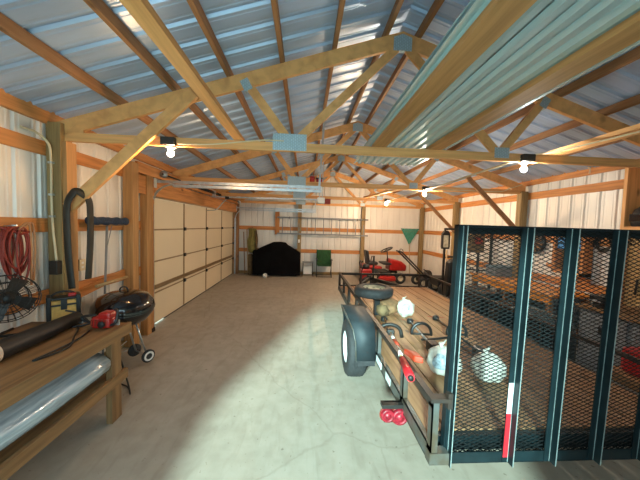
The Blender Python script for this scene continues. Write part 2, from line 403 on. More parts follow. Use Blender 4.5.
def post(name, label, x0, x1, y0, y1, z1, mt='post_z', group='square wall posts', extra=None):
    if not extra:
        return tag(MB().box(x0, x1, y0, y1, 0, z1).build(name, mt, bevel=.004), label, 'post', group)
    r = thing(name, label, 'post', ((x0 + x1) / 2, (y0 + y1) / 2, 0), group)
    MB().box(x0, x1, y0, y1, 0, z1).build('shaft', mt, r, bevel=.004); 
    MB().box(*extra).build('nailer_board', 'mid_z', r); return r
post('wall_post', 'big square post on the left wall beside the bench, with pale nailer board', XL + .02, XL + .16, 2.86, 3.0, 2.84, extra=(XL + .16, XL + .20, 2.88, 3.0, 0, 2.66))
post('wall_post', 'square brown post on left wall just before the garage door', XL + .02, XL + .16, 3.98, 4.12, 2.72, 'mid_z')
post('wall_post', 'square post on right wall standing behind the trailer gate', XR - .16, XR - .02, 5.30, 5.44, 2.72)
post('wall_post', 'square post on right wall midway between trailer gate and back corner', XR - .16, XR - .02, 7.74, 7.88, 2.72)
post('wall_post', 'square post in the back right corner beside the green rake', XR - .16, XR - .02, 10.08, 10.22, 2.72)
post('wall_post', 'square post on the back wall between covered grill and green chair', -.275, -.135, 10.06, 10.20, 2.68)
post('wall_post', 'square post on the back wall at the right end of the ladder', 2.165, 2.305, 10.06, 10.20, 2.68)
tag(MB().box(XR - .10, XR - .02, 3.50, 3.56, 0, 2.72).build('wall_stud', 'girt_z'), 'brown stud on right wall just behind the wooden shelf unit', 'stud')

G = 'horizontal wall girts'
for nm, z in (('upper', 2.57), ('middle', 1.80), ('lower', 1.07)):
    o = MB().box(XL + .002, XL + .02, Y0, 4.4, z - .07, z + .07).build('wall_girt', 'girt_y')
    tag(o, {'upper': 'upper orange girt board along left wall, near the roof', 'middle': 'middle orange girt board along left wall, where red cords hang', 'lower': 'lower orange girt board along left wall, behind the bench'}[nm], 'girt', G)
for nm, z in (('upper', 2.62), ('middle', 1.76), ('lower', 1.00)):
    o = MB().box(XR - .02, XR - .002, Y0, YB - .05, z - .07, z + .07).build('wall_girt', 'girt_y')
    tag(o, {'upper': 'upper orange girt board along right wall, just below the eave', 'middle': 'middle orange girt board along right wall, at eye level', 'lower': 'lower orange girt board along right wall, at bench height'}[nm], 'girt', G)
for nm, z in (('ladder', 1.745), ('chair', .90)):
    o = MB().box(XL + .05, XR - .05, YB - .022, YB - .002, z - .07, z + .07).build('wall_girt', 'girt_x')
    tag(o, 'orange girt board across the back wall, behind the ' + ('ladder' if nm == 'ladder' else 'green chair'), 'girt', G)

def brace(label, p0, p1, mt='lum_d', w=.09):
    return tag(MB().beam(p0, p1, .038, w, (0, 1, 0)).build('knee_brace', mt), label, 'brace', 'diagonal knee braces')
brace('pale diagonal brace from left post to nearest truss, black strap hung over it', (-2.43, 2.87, 1.98), (-1.18, 2.87, tc(-1.18) - .02), w=.115)
brace('diagonal brace at the right post behind the trailer gate', (4.55, 5.32, 1.80), (3.30, 5.32, 2.98), 'old_d')
brace('diagonal brace at right wall post nearer the back corner', (4.55, 7.76, 1.80), (3.30, 7.76, 2.98), 'old_d')

# overhead storage
for x0, x1, l in ((.725, .865, 'wide flat board under the roofing sheets, nearer the ridge'), (1.355, 1.495, 'wide flat board under the roofing sheets, farther right')):
    tag(MB().box(x0, x1, Y0 + .02, 2.99, 2.757, 2.797).build('support_board', 'mid_y'), l, 'board', 'boards carrying the roofing sheets')
def sheet(x0, x1, y1, z, label):
    m = MB(); pr = ribprofile(x0, x1, .093, .026, False); vs = []
    for u, d in pr: vs += [(u, Y0 + .05, z + d), (u, y1, z + d)]
    n = len(pr); m.add(vs, [(2 * i, 2 * i + 1, 2 * i + 3, 2 * i + 2) for i in range(n - 1)])
    o = m.build('metal_roofing_sheet', 'sheet'); sd = o.modifiers.new('thick', 'SOLIDIFY'); sd.thickness = .0025; sd.offset = 1
    return tag(o, label, 'roofing sheet', 'ribbed roofing sheets stored overhead')
sheet(.665, 1.60, 3.62, 2.800, 'lowest ribbed blue metal sheet stored flat on overhead boards')
sheet(.70, 1.635, 3.98, 2.826, 'second ribbed blue sheet in overhead stack, reaching farthest past the truss')
sheet(.68, 1.615, 3.75, 2.852, 'topmost ribbed blue sheet of the stack stored overhead')
tag(MB().box(-.775, -.685, Y0 + .02, 3.02, 2.757, 2.797).build('loose_board', 'lum_y'), 'single pale board lying lengthwise on the truss left of centre', 'board')
for x0, x1, z, ye, l in ((2.80, 2.90, 2.757, 3.12, 'lower long plank stored on truss at right, above the bulb'), (2.86, 2.955, 2.796, 3.2, 'upper long plank of the stack stored on truss at right'), (2.73, 2.775, 2.757, 3.05, 'narrow long board beside the planks stored on truss at right')):
    tag(MB().box(x0, x1, Y0 + .02, ye, z, z + .038).build('stored_plank', 'lum_y'), l, 'plank', 'planks stored overhead at right')
# short board laid under the roof at the second truss right
tag(MB().beam((2.25, 5.45, 2.775), (1.75, 7.85, 2.775), .09, .036, (1, 0, 0)).build('loose_board', 'lum_y'), 'pale board laid across second and third trusses near the bulb', 'board')
r = thing('paint_can', 'small red can standing on second truss beside its steel plate', 'can', (.12, 5.37, 2.757))
MB().lathe([(0, 0), (.05, 0), (.05, .10), (.045, .108), (0, .108)], (.12, 5.37, 2.757)).build('can_body', 'red', r)
MB().lathe([(0, .108), (.044, .108), (.044, .116), (0, .116)], (.12, 5.37, 2.757)).build('lid', 'galv', r)
r = thing('tool_box', 'little red box on second truss, right of the red can', 'box', (.26, 5.37, 2.757))
MB().box(.20, .32, 5.35, 5.41, 2.757, 2.82).build('case', 'red', r, bevel=.006); MB().box(.195, .325, 5.345, 5.415, 2.82, 2.845).build('lid', 'dark', r, bevel=.004)

# bulbs
def bulb(x, y, label, lvl, box=True):
    r = thing('ceiling_bulb', label, 'light bulb', (x, y, 2.667), 'bare bulbs under the trusses')
    yy = y
    if box: MB().box(x - .07, x + .07, yy - .075, yy - .022, 2.665, 2.745).build('junction_box', 'fixture', r, bevel=.004)
    MB().lathe([(.0, 2.667), (.055, 2.667), (.055, 2.655), (.026, 2.648), (.024, 2.632), (0, 2.632)], (x, yy, 0), seg=20).build('lamp_holder', 'porcelain', r)
    MB().lathe([(0, 2.634), (.014, 2.632), (.018, 2.618), (.030, 2.598), (.031, 2.588), (.024, 2.570), (.010, 2.560), (0, 2.558)], (x, yy, 0), seg=12).build('bulb', 'bulb_' + lvl, r)
    return r
bulb(-1.44, T[0], 'lit bare bulb under nearest truss at the left, by the diagonal brace', 'dim')
bulb(2.48, T[0], 'lit bare bulb under nearest truss at the right, by the planks', 'mid')
bulb(2.44, T[1], 'lit bare bulb under second truss, right of the roofing sheets', 'warm')
bulb(2.40, T[2], 'lit bare bulb farthest back, in front of the back wall', 'high')
tag(MB().tube(spline([(2.9, -.9, 2.70), (2.80, 1.6, 2.73), (2.66, 2.6, 2.735), (2.55, 2.86, 2.74)]), .008, 6).build('power_cable', 'cable'), 'cream cable running along the planks to the front right bulb', 'cable')
tag(MB().tube(spline([(2.42, 2.9, 2.70), (2.35, 3.6, 2.665), (2.38, 4.6, 2.655), (2.44, 5.30, 2.69)]), .013, 6).build('power_cable', 'cable'), 'cream cable sagging between front right bulb and the second bulb', 'cable')
tag(MB().tube(spline([(2.44, 5.43, 2.69), (2.40, 6.6, 2.67), (2.40, 7.76, 2.69)]), .009, 6).build('power_cable', 'cable'), 'cream cable sagging from second bulb to the farthest bulb', 'cable')
tag(MB().tube(spline([(-1.36, 2.905, 2.69), (-1.0, 2.90, 2.70), (-.5, 2.90, 2.765), (-.25, 2.9, 2.77)]), .007, 6).build('power_cable', 'cable'), 'cream cable stapled along nearest truss right of the left bulb', 'cable')

tag(MB().tube(spline([(2.5, 5.33, 2.69), (3.2, 5.335, 2.70), (4.0, 5.335, 2.70), (4.25, 5.335, 2.78), (4.5, 5.33, 2.86)]), .010, 6).build('power_cable', 'cable'), 'cream cable running right along second truss towards the right wall', 'cable')
tag(MB().tube(spline([(XR - .05, 4.25, 3.0), (XR - .09, 4.15, 2.99), (XR - .08, 4.08, 2.93), (XR - .07, 4.09, 2.85)]), .009, 6).build('power_cable', 'cable'), 'short cream cable end hanging from the right eave board above the gate', 'cable')
# ------------------------------------------------------------------ overhead garage door
dr = bpy.data.objects.new('door_1', None); COL.objects.link(dr); dr.location = (XL - .03, (DY0 + DY1) / 2, 0); dr['_o'] = dr.location[:]; struct(dr)
zs = [.02, .585, 1.155, 1.725, DH + .01]
ys = [DY0 + .02 + (DY1 - DY0 - .04) * k / 4 for k in range(5)]
for i in range(4):
    se = MB().box(XL - .07, XL - .03, DY0, DY1, zs[i] + .004, zs[i + 1] - .004).build('door_section', 'door', dr)
    for k, y in enumerate(ys):
        MB().box(XL - .03, XL - .024, y - .03, y + .03, zs[i] + .01, zs[i + 1] - .01).build('stile', 'stile', se)
    if i:
        MB().box(XL - .031, XL - .026, DY0, DY1, zs[i] - .016, zs[i] + .012).build('joint_rail', 'stile', se)
        for y in ys:
            MB().box(XL - .024, XL + .012, y - .035, y + .035, zs[i] - .035, zs[i] + .035).build('hinge', 'dark', se, bevel=.004)
    if i == 1:
        m = MB(); m.box(XL - .03, XL + .022, DY0, DY1, .665, .678); m.box(XL + .012, XL + .022, DY0, DY1, .665, .70); m.box(XL - .03, XL - .024, DY0, DY1, .665, .725); m.build('strut', 'stile', se)
MB().box(XL - .065, XL - .035, DY0 + .55, DY1, -.001, .022).build('bottom_seal', 'blackplastic', dr)

def doortrack(y, label, x_end, zt, sgn):
    r = thing('door_track', label, 'door track', (XL + .05, y, 0), 'overhead door tracks')
    rad = .34
    m = MB(); x0 = XL + .06
    m.box(x0 - .02, x0 + .02, y - .012, y + .012, 0, zt - rad); m.box(x0 - .026, x0 - .018, y - .03, y + .03, 0, zt - rad); m.build('vertical_track', 'galv', r)
    ct = arc((x0 + rad, y, zt - rad), rad, PI, PI / 2, 10); m = MB()
    for a, b in zip(ct[:-1], ct[1:]): m.beam(a, b, .05, .016, (0, 1, 0))
    m.build('curved_track', 'galv', r)
    m = MB(); m.box(x0 + rad, x_end, y - .028, y + .028, zt - .006, zt + .006); m.box(x0 + rad, x_end, y - .03, y - .022, zt - .04, zt + .006); m.box(x0 + rad, x_end, y + .022, y + .03, zt - .04, zt + .006); m.build('horizontal_track', 'galv', r)
    m = MB(); m.box(x0 - .05, x_end, y + sgn * .055 - .004, y + sgn * .055 + .004, zt + .03, zt + .075); m.box(x0 - .05, x_end, y + sgn * .055 - .02, y + sgn * .055 + .02, zt + .071, zt + .077); m.build('support_angle', 'galv', r)
    MB().box(x0 - .06, x0 + .05, y - .04, y + .04, zt - .06, zt + .12).build('bearing_plate', 'galv', r)
    m = MB(); m.beam((x_end - .04, y + .04, zt), (x_end + .02, y + .04, zr(x_end) - .05), .036, .004, (1, 0, 0)); m.beam((x_end - .04, y + .058, zt), (x_end + .02, y + .058, zr(x_end) - .05), .036, .004, (0, 1, 0)); m.build('hanger', 'galv', r)
    return r
doortrack(4.66, 'near steel track of the garage door, long bar hung under the roof', .27, 2.50, 1)
doortrack(10.02, 'far steel track of the garage door, thin bar near the back wall', .40, 2.42, -1)
r = thing('door_opener', 'garage door opener with long steel rail and white motor head', 'door opener', (-.9, 7.35, 2.45))
MB().beam((XL + .1, 7.35, 2.585), (.34, 7.35, 2.605), .045, .035, (0, 1, 0)).build('rail', 'galv', r)
MB().box(.32, .52, 7.24, 7.46, 2.50, 2.66).build('motor_head', 'white', r, bevel=.015)
MB().box(.52, .68, 7.25, 7.45, 2.49, 2.63).build('light_cover', 'cord', r, bevel=.012)
MB().tube(spline([(-2.12, 7.35, 2.57), (-2.25, 7.35, 2.42), (-2.42, 7.35, 2.24), (-2.66, 7.35, 2.21)]), .014, 6).build('arm', 'galv', r)
MB().box(-2.17, -2.07, 7.32, 7.38, 2.53, 2.60).build('trolley', 'dark', r)
m = MB(); m.beam((.38, 7.28, 2.65), (.38, 7.28, zr(.38) - .03), .03, .004, (1, 0, 0)); m.beam((.46, 7.42, 2.65), (.46, 7.42, zr(.46) - .03), .03, .004, (1, 0, 0)); m.build('hanger', 'galv', r)
r = thing('torsion_spring', 'dark torsion spring on its shaft above the garage door', 'spring', (XL + .17, 7.3, 2.66))
MB().tube([(XL + .20, 4.7, 2.68), (XL + .20, 10.0, 2.68)], .013, 8).build('shaft', 'dark', r)
m = MB()
for (a, b) in ((6.1, 7.2), (7.5, 8.6)): m.tube([(XL + .20 + .032 * math.cos(t * .9), a + (b - a) * t / 160, 2.68 + .032 * math.sin(t * .9)) for t in range(161)], .006, 5)
m.build('coil', 'dark', r)
for y in (4.74, 9.95):
    MB().lathe([(.0, -.02), (.06, -.02), (.05, 0), (.06, .02), (0, .02)], (XL + .20, y, 2.68), (0, 1, 0), 18).build('cable_drum', 'galv', r)
MB().box(XL + .14, XL + .21, 7.31, 7.39, 2.60, 2.75).build('bracket', 'galv', r)

# ------------------------------------------------------------------ left bench
BX0, BX1, BY0, BY1, BZ = XL + .22, -1.69, -.85, 2.66, .87
wb = thing('workbench', 'rough wooden workbench along the left wall with a lower shelf', 'workbench', (-2.1, .9, 0))
MB().box(BX0 - .18, BX1 - .04, BY0, BY1, BZ - .025, BZ).build('bench_top', 'bench_y', wb)
MB().box(BX1 - .04, BX1, BY0, BY1 + .02, BZ - .105, BZ + .002).build('front_apron', 'bench_y', wb, bevel=.004)
MB().box(BX0 - .18, BX1 - .04, BY1 - .04, BY1, BZ - .115, BZ - .026).build('end_apron', 'bench_x', wb)
MB().box(BX0 - .18, BX1 - .05, BY0, BY1 - .1, .385, .41).build('lower_shelf', 'bench_y', wb)
MB().box(BX1 - .05, BX1 - .01, BY0, BY1 - .02, .335, .43).build('shelf_rail', 'bench_y', wb, bevel=.004)
for (x, y) in ((BX1 - .11, 2.44), (BX1 - .13, -.7), (BX0 - .1, 2.5), (BX0 - .1, -.7)):
    m = MB(); m.box(x + .03, x + .085, y, y + .038, 0, BZ - .028); m.box(x + .085 - .038, x + .0845, y + .038, y + .125, 0, BZ - .03); m.build('leg', 'bench_z', wb, bevel=.003)

# clear plastic roll on the shelf
def film_roll():
    m = MB(); prof = []
    n = 22
    ysn = [-.7 + (2.42 + .7) * i / 26 for i in range(27)]
    vs = []; fs = []
    for j, y in enumerate(ysn):
        for k in range(n):
            t = 2 * PI * k / n
            a = .325 * (1 - .03 * math.sin(y * 2)); b = .155
            rr = 1 + .05 * noise.noise(V((math.cos(t) * 2, y * 1.4, math.sin(t) * 2)))
            vs.append((-2.04 + a * rr * math.cos(t), y, .414 + b + b * rr * max(-.98, math.sin(t))))
    for j in range(26):
        for k in range(n): fs.append((j * n + k, j * n + (k + 1) % n, (j + 1) * n + (k + 1) % n, (j + 1) * n + k))
    m.add(vs, fs, True); m.add(vs[:n], [tuple(range(n))]); m.add(vs[-n:], [tuple(range(n))[::-1]])
    return tag(m.build('plastic_sheeting', 'film'), 'shiny clear plastic sheeting rolled flat on the bench shelf', 'plastic sheeting')
film_roll()

# black blower tube
r = thing('blower_tube', 'long black plastic tube lying on the bench, pale end towards camera', 'tube', (-2.12, 2.2, BZ))
pt = [V((-2.08, 1.25, BZ + .078)), V((-2.09, 1.75, BZ + .074)), V((-2.12, 2.3, BZ + .066)), V((-2.16, 2.62, BZ + .058))]
MB().tube(pt, [.074, .073, .066, .058], 20).build('tube_body', 'blackplastic', r)
MB().tube([pt[1] + V((.0, .02, 0)), pt[1] + V((0, .12, 0))], [.0742, .0738], 20).build('collar', 'white', r)
# tool bag
r = thing('tool_bag', 'tan canvas tool bag with black straps on bench against post', 'bag', (-2.41, 2.72, BZ))
fn = V((.66, -.75, 0)); fs_ = V((.75, .66, 0)); rot = Matrix((fs_, -fn, V((0, 0, 1)))).transposed(); c0 = V((-2.36, 2.72, BZ))
P_ = lambda a, b, z: c0 + fs_ * a + fn * b + V((0, 0, z))
MB().obox(P_(0, 0, .11), (.20, .13, .20), rot).build('bag_body', 'yellow', r, bevel=.02)
for a in (-.105, .105): MB().obox(P_(a, 0, .13), (.035, .145, .25), rot).build('side_panel', 'black', r, bevel=.008)
m = MB(); m.obox(P_(0, .067, .165), (.19, .006, .018), rot); m.build('strap', 'black', r)
MB().obox(P_(0, .07, .17), (.045, .012, .10), rot).build('buckle_flap', 'black', r, bevel=.003)
MB().obox(P_(0, 0, .225), (.20, .13, .022), rot).build('bag_rim', 'black', r, bevel=.006)
MB().tube([P_(.09 * math.cos(PI * k / 12), 0, .235 + .05 * math.sin(PI * k / 12)) for k in range(13)], .010, 8).build('handle', 'black', r)
MB().obox(P_(.06, .02, .25), (.06, .04, .03), rot).build('red_tool_end', 'red', r, bevel=.006)
# chainsaw
r = thing('chainsaw', 'small red power saw lying on bench end by black grill', 'power saw', (-1.83, 2.56, BZ))
m = MB(); m.box(-1.93, -1.76, 2.48, 2.60, BZ + .002, BZ + .11); m.build('engine_housing', 'red', r, bevel=.025)
m = MB(); m.box(-1.86, -1.75, 2.47, 2.585, BZ + .09, BZ + .155); m.build('top_cover', 'red', r, bevel=.02)
m = MB()
for k in range(5): m.box(-1.92 + k * .03, -1.905 + k * .03, 2.474, 2.482, BZ + .03, BZ + .09)
m.build('vent_ribs', 'cord', r)
MB().tube(spline([(-1.77, 2.5, BZ + .03), (-1.72, 2.5, BZ + .06), (-1.715, 2.52, BZ + .15), (-1.75, 2.54, BZ + .17)]), .012, 8).build('front_handle', 'black', r)
MB().tube(spline([(-1.92, 2.55, BZ + .03), (-2.02, 2.55, BZ + .05), (-2.05, 2.55, BZ + .09), (-1.93, 2.55, BZ + .11)]), .013, 8).build('rear_handle', 'black', r)
MB().lathe([(0, 0), (.028, 0), (.03, .015), (.0, .017)], (-1.82, 2.47, BZ + .05), (0, -1, 0), 16).build('fuel_cap', 'dark', r)
MB().box(-1.76, -1.715, 2.535, 2.548, BZ + .02, BZ + .07).build('guide_bar', 'galv', r)
# black cables on bench
tag(MB().tube(spline([(-2.25, 2.62, BZ + .012), (-2.05, 2.50, BZ + .010), (-1.92, 2.30, BZ + .01), (-1.80, 2.10, BZ + .01), (-1.86, 1.9, BZ + .01), (-1.84, 2.2, BZ + .012), (-1.9, 2.44, BZ + .01)]), .007, 6).build('loose_cable', 'black'), 'loose black cord looping across bench top towards the red saw', 'cord')
tag(MB().tube(spline([(-2.2, 2.55, BZ + .15), (-2.14, 2.62, BZ + .10), (-2.06, 2.62, BZ + .03), (-2.02, 2.6, BZ + .012), (-2.1, 2.5, BZ + .01)]), .009, 6).build('rubber_hose', 'rubber'), 'short dark hose curling beside the tan tool bag', 'hose')
tag(MB().box(-2.20, -2.10, 2.615, 2.65, BZ, BZ + .02).build('metal_clip', 'galv', bevel=.005), 'small shiny metal clip on bench right of the tool bag', 'clip')

# shop fan with wire cage
FX, FY, FZ = -2.44, 2.30, 1.20
r = thing('shop_fan', 'dark round fan in a wire cage standing on the bench by red cords', 'fan', (FX, FY, BZ))
ax = V((.75, -.62, .1)).normalized(); d_, a_, b_ = frame_of(ax)
m = MB(); c = V((FX, FY, FZ))
for q, off in ((.19, -.05), (.19, .05), (.13, .065), (.07, .075), (.13, -.065), (.07, -.07)):
    m.tube([c + ax * off + (a_ * math.cos(2 * PI * k / 28) + b_ * math.sin(2 * PI * k / 28)) * q for k in range(28)], .004, 5, closed=True)
for k in range(28):
    t = 2 * PI * k / 28; e = a_ * math.cos(t) + b_ * math.sin(t)
    m.tube([c + ax * .08 + e * .03, c + ax * .07 + e * .12, c + ax * .04 + e * .192, c - ax * .04 + e * .192, c - ax * .07 + e * .1, c - ax * .07], .0022, 4)
m.build('wire_cage', 'dark', r)
m = MB()
for k in range(4):
    t = 2 * PI * k / 4 + .4; e = a_ * math.cos(t) + b_ * math.sin(t); g = d_.cross(e)
    m.prism([c + e * .03 - g * .03 - ax * .012, c + e * .165 - g * .075 - ax * .03, c + e * .17 + g * .04 + ax * .02, c + e * .03 + g * .03 + ax * .012], ax * .003)
m.build('blades', 'fixture', r)
MB().lathe([(0, -.14), (.06, -.14), (.065, -.04), (.04, .03), (0, .04)], c, ax, 18).build('motor', 'dark', r)
m = MB(); m.tube(spline([(FX - .08, FY - .05, BZ + .01), (FX - .09, FY - .02, FZ - .1), c - ax * .1]), .012, 8); m.tube([(FX - .16, FY - .12, BZ + .011), (FX + .15, FY - .16, BZ + .011)], .011, 8); m.tube([(FX - .13, FY + .16, BZ + .011), (FX - .09, FY - .03, BZ + .012)], .011, 8); m.tube([(FX - .09, FY - .03, BZ + .012), (FX + .16, FY + .10, BZ + .012)], .011, 8)
m.build('stand', 'dark', r)
# bits on bench: wire bars, jar
tag(MB().tube(spline([(-2.35, 1.9, BZ + .01), (-2.36, 2.2, BZ + .012), (-2.33, 2.5, BZ + .012)]), .010, 6).build('metal_rod', 'galv'), 'thin bright metal rod lying on bench behind the black tube', 'rod')
tag(MB().tube([(-2.30, 2.33, BZ + .01), (-2.28, 2.63, BZ + .01)], .009, 6).build('metal_rod', 'galv'), 'short shiny rod on bench close to the tan tool bag', 'rod')
r = thing('wire_hanger', 'bright bent wire with clips hanging below the red cords', 'wire', (-2.55, 2.52, 1.0))
MB().tube(spline([(-2.57, 2.48, 1.40), (-2.555, 2.52, 1.32), (-2.545, 2.55, 1.22), (-2.53, 2.59, 1.10), (-2.52, 2.60, 1.02)]), .006, 6).build('wire', 'galv', r)
for z in (1.22, 1.16): MB().box(-2.56, -2.53, 2.57, 2.63, z, z + .02).build('clip', 'white', r, bevel=.004)

# red cords
r = thing('extension_cable', 'dark red extension cords coiled and hung on the left wall girt', 'cord', (-2.57, 2.5, 1.25))
for k in range(9):
    w = .05 + .012 * (k % 4); dz = .36 + .025 * ((k * 5) % 7); yc = 2.46 + .018 * ((k * 3) % 5); x = -2.60 + .008 * k
    pts = [(x, yc + w * math.sin(t) * (1.25 - .5 * (1 - math.cos(t)) / 2 * .6), 1.78 - dz * (1 - math.cos(t)) / 2) for t in [2 * PI * i / 28 for i in range(28)]]
    MB().tube(pts, .0085, 6, closed=True).build('loop', 'cord', r)
for k in range(2):
    MB().tube(spline([(-2.54, 2.50 + .03 * k, 1.76), (-2.53, 2.58 + .03 * k, 1.82), (-2.535, 2.60 + .035 * k, 1.62), (-2.54, 2.60 + .03 * k, 1.40), (-2.55, 2.61 + .02 * k, 1.22 + .06 * k)]), .009, 6).build('hanging_end', 'cordo', r)
MB().tube([(-2.61, 2.40, 1.79), (-2.54, 2.52, 1.72), (-2.53, 2.58, 1.74)], .011, 6).build('wrap', 'cord', r)
MB().tube([(-2.63, 2.47, 1.79), (-2.52, 2.47, 1.80)], .008, 6).build('hook', 'galv', r)
# black strap / hose over brace
r = spline([(-2.36, 2.815, 1.16), (-2.385, 2.81, 1.5), (-2.395, 2.81, 1.85), (-2.375, 2.80, 2.03), (-2.325, 2.80, 2.125), (-2.30, 2.815, 2.155), (-2.27, 2.84, 2.13), (-2.25, 2.90, 2.07), (-2.26, 2.93, 1.9), (-2.265, 2.93, 1.6), (-2.29, 2.93, 1.24)])
tag(MB().tube(r, .036, 10, sq=.4).build('rubber_strap', 'olive'), 'long flat black rubber strap draped over the left diagonal brace', 'strap')
# broom hung upside down
r = thing('push_broom', 'push broom standing head up on left wall, dark blue bristles', 'broom', (-2.5, 3.5, .9))
MB().tube([(-2.50, 3.22 + .62 * k / 12, 1.855 + .006 * math.sin(k * 2.3)) for k in range(13)], [.05 + .005 * math.sin(k * 1.7) for k in range(13)], 12).build('brush_head', 'blue', r)
MB().box(-2.52, -2.48, 3.26, 3.80, 1.795, 1.815).build('brush_block', 'bench_y', r, bevel=.005)
MB().tube([(-2.50, 3.50, 1.80), (-2.595, 3.53, .01)], .013, 8).build('handle', 'gray', r)
MB().tube([(-2.51, 3.60, 1.80), (-2.535, 3.51, 1.42)], .005, 6).build('brace_rod', 'gray', r)
# crosswise boards behind the bench end
tag(MB().beam((-2.60, 3.02, .98), (-2.60, 3.97, 1.12), .022, .10, (1, 0, 0)).build('loose_board', 'girt_y'), 'short orange board propped on left wall below the outlet', 'board')
tag(MB().tube([(-2.45, 3.25, 1.08), (-2.42, 3.75, 1.10)], .02, 8).build('wood_dowel', 'handlewood'), 'pale wooden rod end resting by the broom handle above the grill', 'rod')
r = thing('wall_outlet', 'white outlet box on left wall beside the black strap', 'outlet', (XL + .03, 3.24, 1.28))
MB().box(XL + .002, XL + .045, 3.20, 3.28, 1.27, 1.40).build('box', 'dark', r); MB().box(XL + .045, XL + .052, 3.198, 3.282, 1.268, 1.402).build('cover_plate', 'cable', r, bevel=.002)
m = MB()
for z in (1.31, 1.36): m.box(XL + .052, XL + .053, 3.225, 3.255, z - .012, z + .012)
m.build('socket', 'white', r)
r = thing('wall_conduit', 'cream conduit bending down the left post to a dark switch box', 'conduit', (-2.5, 2.84, 1.3))
MB().tube(spline([(-2.62, 2.62, 2.70), (-2.60, 2.74, 2.69), (-2.57, 2.82, 2.62), (-2.565, 2.845, 2.5), (-2.565, 2.845, 2.1), (-2.56, 2.845, 1.8), (-2.53, 2.845, 1.44)]), .011, 8).build('pipe', 'cable', r)
MB().box(-2.57, -2.49, 2.80, 2.86, 1.30, 1.44).build('switch_box', 'fixture', r, bevel=.006)
for z in (2.42, 2.1, 1.88): MB().box(-2.585, -2.545, 2.83, 2.86, z, z + .02).build('strap', 'galv', r)

# kettle grill
GX, GY = -2.23, 3.39
r = thing('kettle_grill', 'round black kettle grill on white-rimmed wheels beyond the bench', 'grill', (GX, GY, 0))
MB().lathe([(0, .56), (.14, .57), (.25, .63), (.315, .72), (.325, .775), (.318, .78)], (GX, GY, 0), seg=36).build('bowl', 'enamel', r)
MB().lathe([(.332, .765), (.335, .785), (.32, .86), (.255, .945), (.14, .99), (0, 1.0)], (GX, GY, 0), seg=36).build('lid', 'enamel', r)
MB().tube(arc((GX, GY, 1.0), .05, 0, PI, 8), .010, 6).build('lid_handle', 'black', r)
lg = [((GX + .10, GY + .05, .60), (GX + .20, GY + .13, .11)), ((GX - .06, GY + .12, .60), (GX - .02, GY + .26, .11)), ((GX - .02, GY - .14, .60), (GX - .06, GY - .24, .02))]
for a, b in lg: MB().tube([a, b], .011, 8).build('leg', 'galv', r)
MB().tube([lg[0][1], lg[1][1]], .008, 6).build('axle', 'galv', r)
for p, s in ((lg[0][1], 1), (lg[1][1], -1)):
    axd = (V(lg[0][1]) - V(lg[1][1])).normalized() * s
    w = MB().lathe([(.0, -.018), (.075, -.018), (.082, -.010), (.082, .010), (.075, .018), (0, .018)], V(p) + axd * .03, axd, 24).build('wheel', 'rubber', r)
    MB().lathe([(.038, .019), (.040, .024), (.058, .024), (.062, .019)], V(p) + axd * .03, axd, 24).build('rim_ring', 'white', w)
MB().tube(spline([(GX + .16, GY - .2, .33), (GX - .02, GY - .16, .28), (GX - .05, GY + .12, .30)]), .006, 6).build('ash_ring', 'galv', r)
r = thing('black_hose', 'thin black cord on the floor under the bench end', 'hose', (-1.9, 3.1, .0)); r['category'] = 'cord'
MB().tube(spline([(-1.85, 2.75, .46), (-1.80, 2.78, .2), (-1.82, 2.85, .02), (-1.95, 3.0, .012), (-2.2, 3.1, .012)]), .009, 6).build('cord', 'black', r)
tag(MB().box(-2.58, -2.51, 4.52, 4.60, 0, .07).build('door_stop', 'blackplastic', bevel=.01), 'small black block on floor at near corner of garage door', 'block')

# ------------------------------------------------------------------ trailer
TX0, TX1, TY0, TY1 = .82, 2.93, 1.55, 6.10
DZ = .50
tr = thing('utility_trailer', 'black utility trailer with plank deck and raised mesh ramp gate', 'trailer', (1.87, 3.6, 0))
m = MB(); n = 14; pw = (TX1 - TX0 - .08) / n
for k in range(n):
    x = TX0 + .04 + k * pw; m.box(x + .006, x + pw - .006, TY0 + .15, TY1 - .05, DZ - .04, DZ + .003 * (k % 3))
m.build('deck', 'deckwood', tr)
for x in (TX0, TX1 - .04):
    s = 1 if x < 1.5 else -1; xo = x if s > 0 else x + .04
    m = MB(); m.box(x, x + .04, TY0, TY1, .395, .405); m.box(x, x + .04, TY0, TY1, .495, .505); m.box(min(xo, xo + s * .006), max(xo, xo + s * .006), TY0, TY1, .395, .505); m.build('side_frame', 'frame', tr)
m = MB()
for y in (TY0 + .18, TY1 - .04, 2.6, 3.4, 4.2, 5.0): m.box(TX0 + .04, TX1 - .04, y - .025, y + .025, .39, .455)
m.build('crossmembers', 'frame', tr)
RZ = .80
posts = [(TX0, 1.545), (TX0, 2.03), (TX0, 2.78), (TX0, 4.05), (TX0, 4.75), (TX0, 5.40), (TX0, 6.08), (1.32, 6.08), (2.72, 6.08), (TX1 - .04, 6.08), (TX1 - .04, 5.0), (TX1 - .04, 4.0), (TX1 - .04, 3.0), (TX1 - .04, 1.56)]
for x, y in posts:
    m = MB(); xx = x if x < 2 else x + .04; s = 1 if x < 2 else -1
    m.box(min(xx, xx + s * .045), max(xx, xx + s * .045), y, y + .008, .40, RZ); m.box(min(xx, xx + s * .008), max(xx, xx + s * .008), y, y + .05, .40, RZ)
    m.build('rail_post', 'frame' if y < 3 else 'railsteel', tr)
for x in (TX0, TX1 - .04):
    m = MB(); m.box(x, x + .045, TY0, TY1 + .03, RZ - .006, RZ + .004); xo = x if x < 2 else x + .038
    m.box(xo, xo + .007, TY0, TY1 + .03, RZ - .045, RZ); m.build('side_rail', 'railsteel', tr)
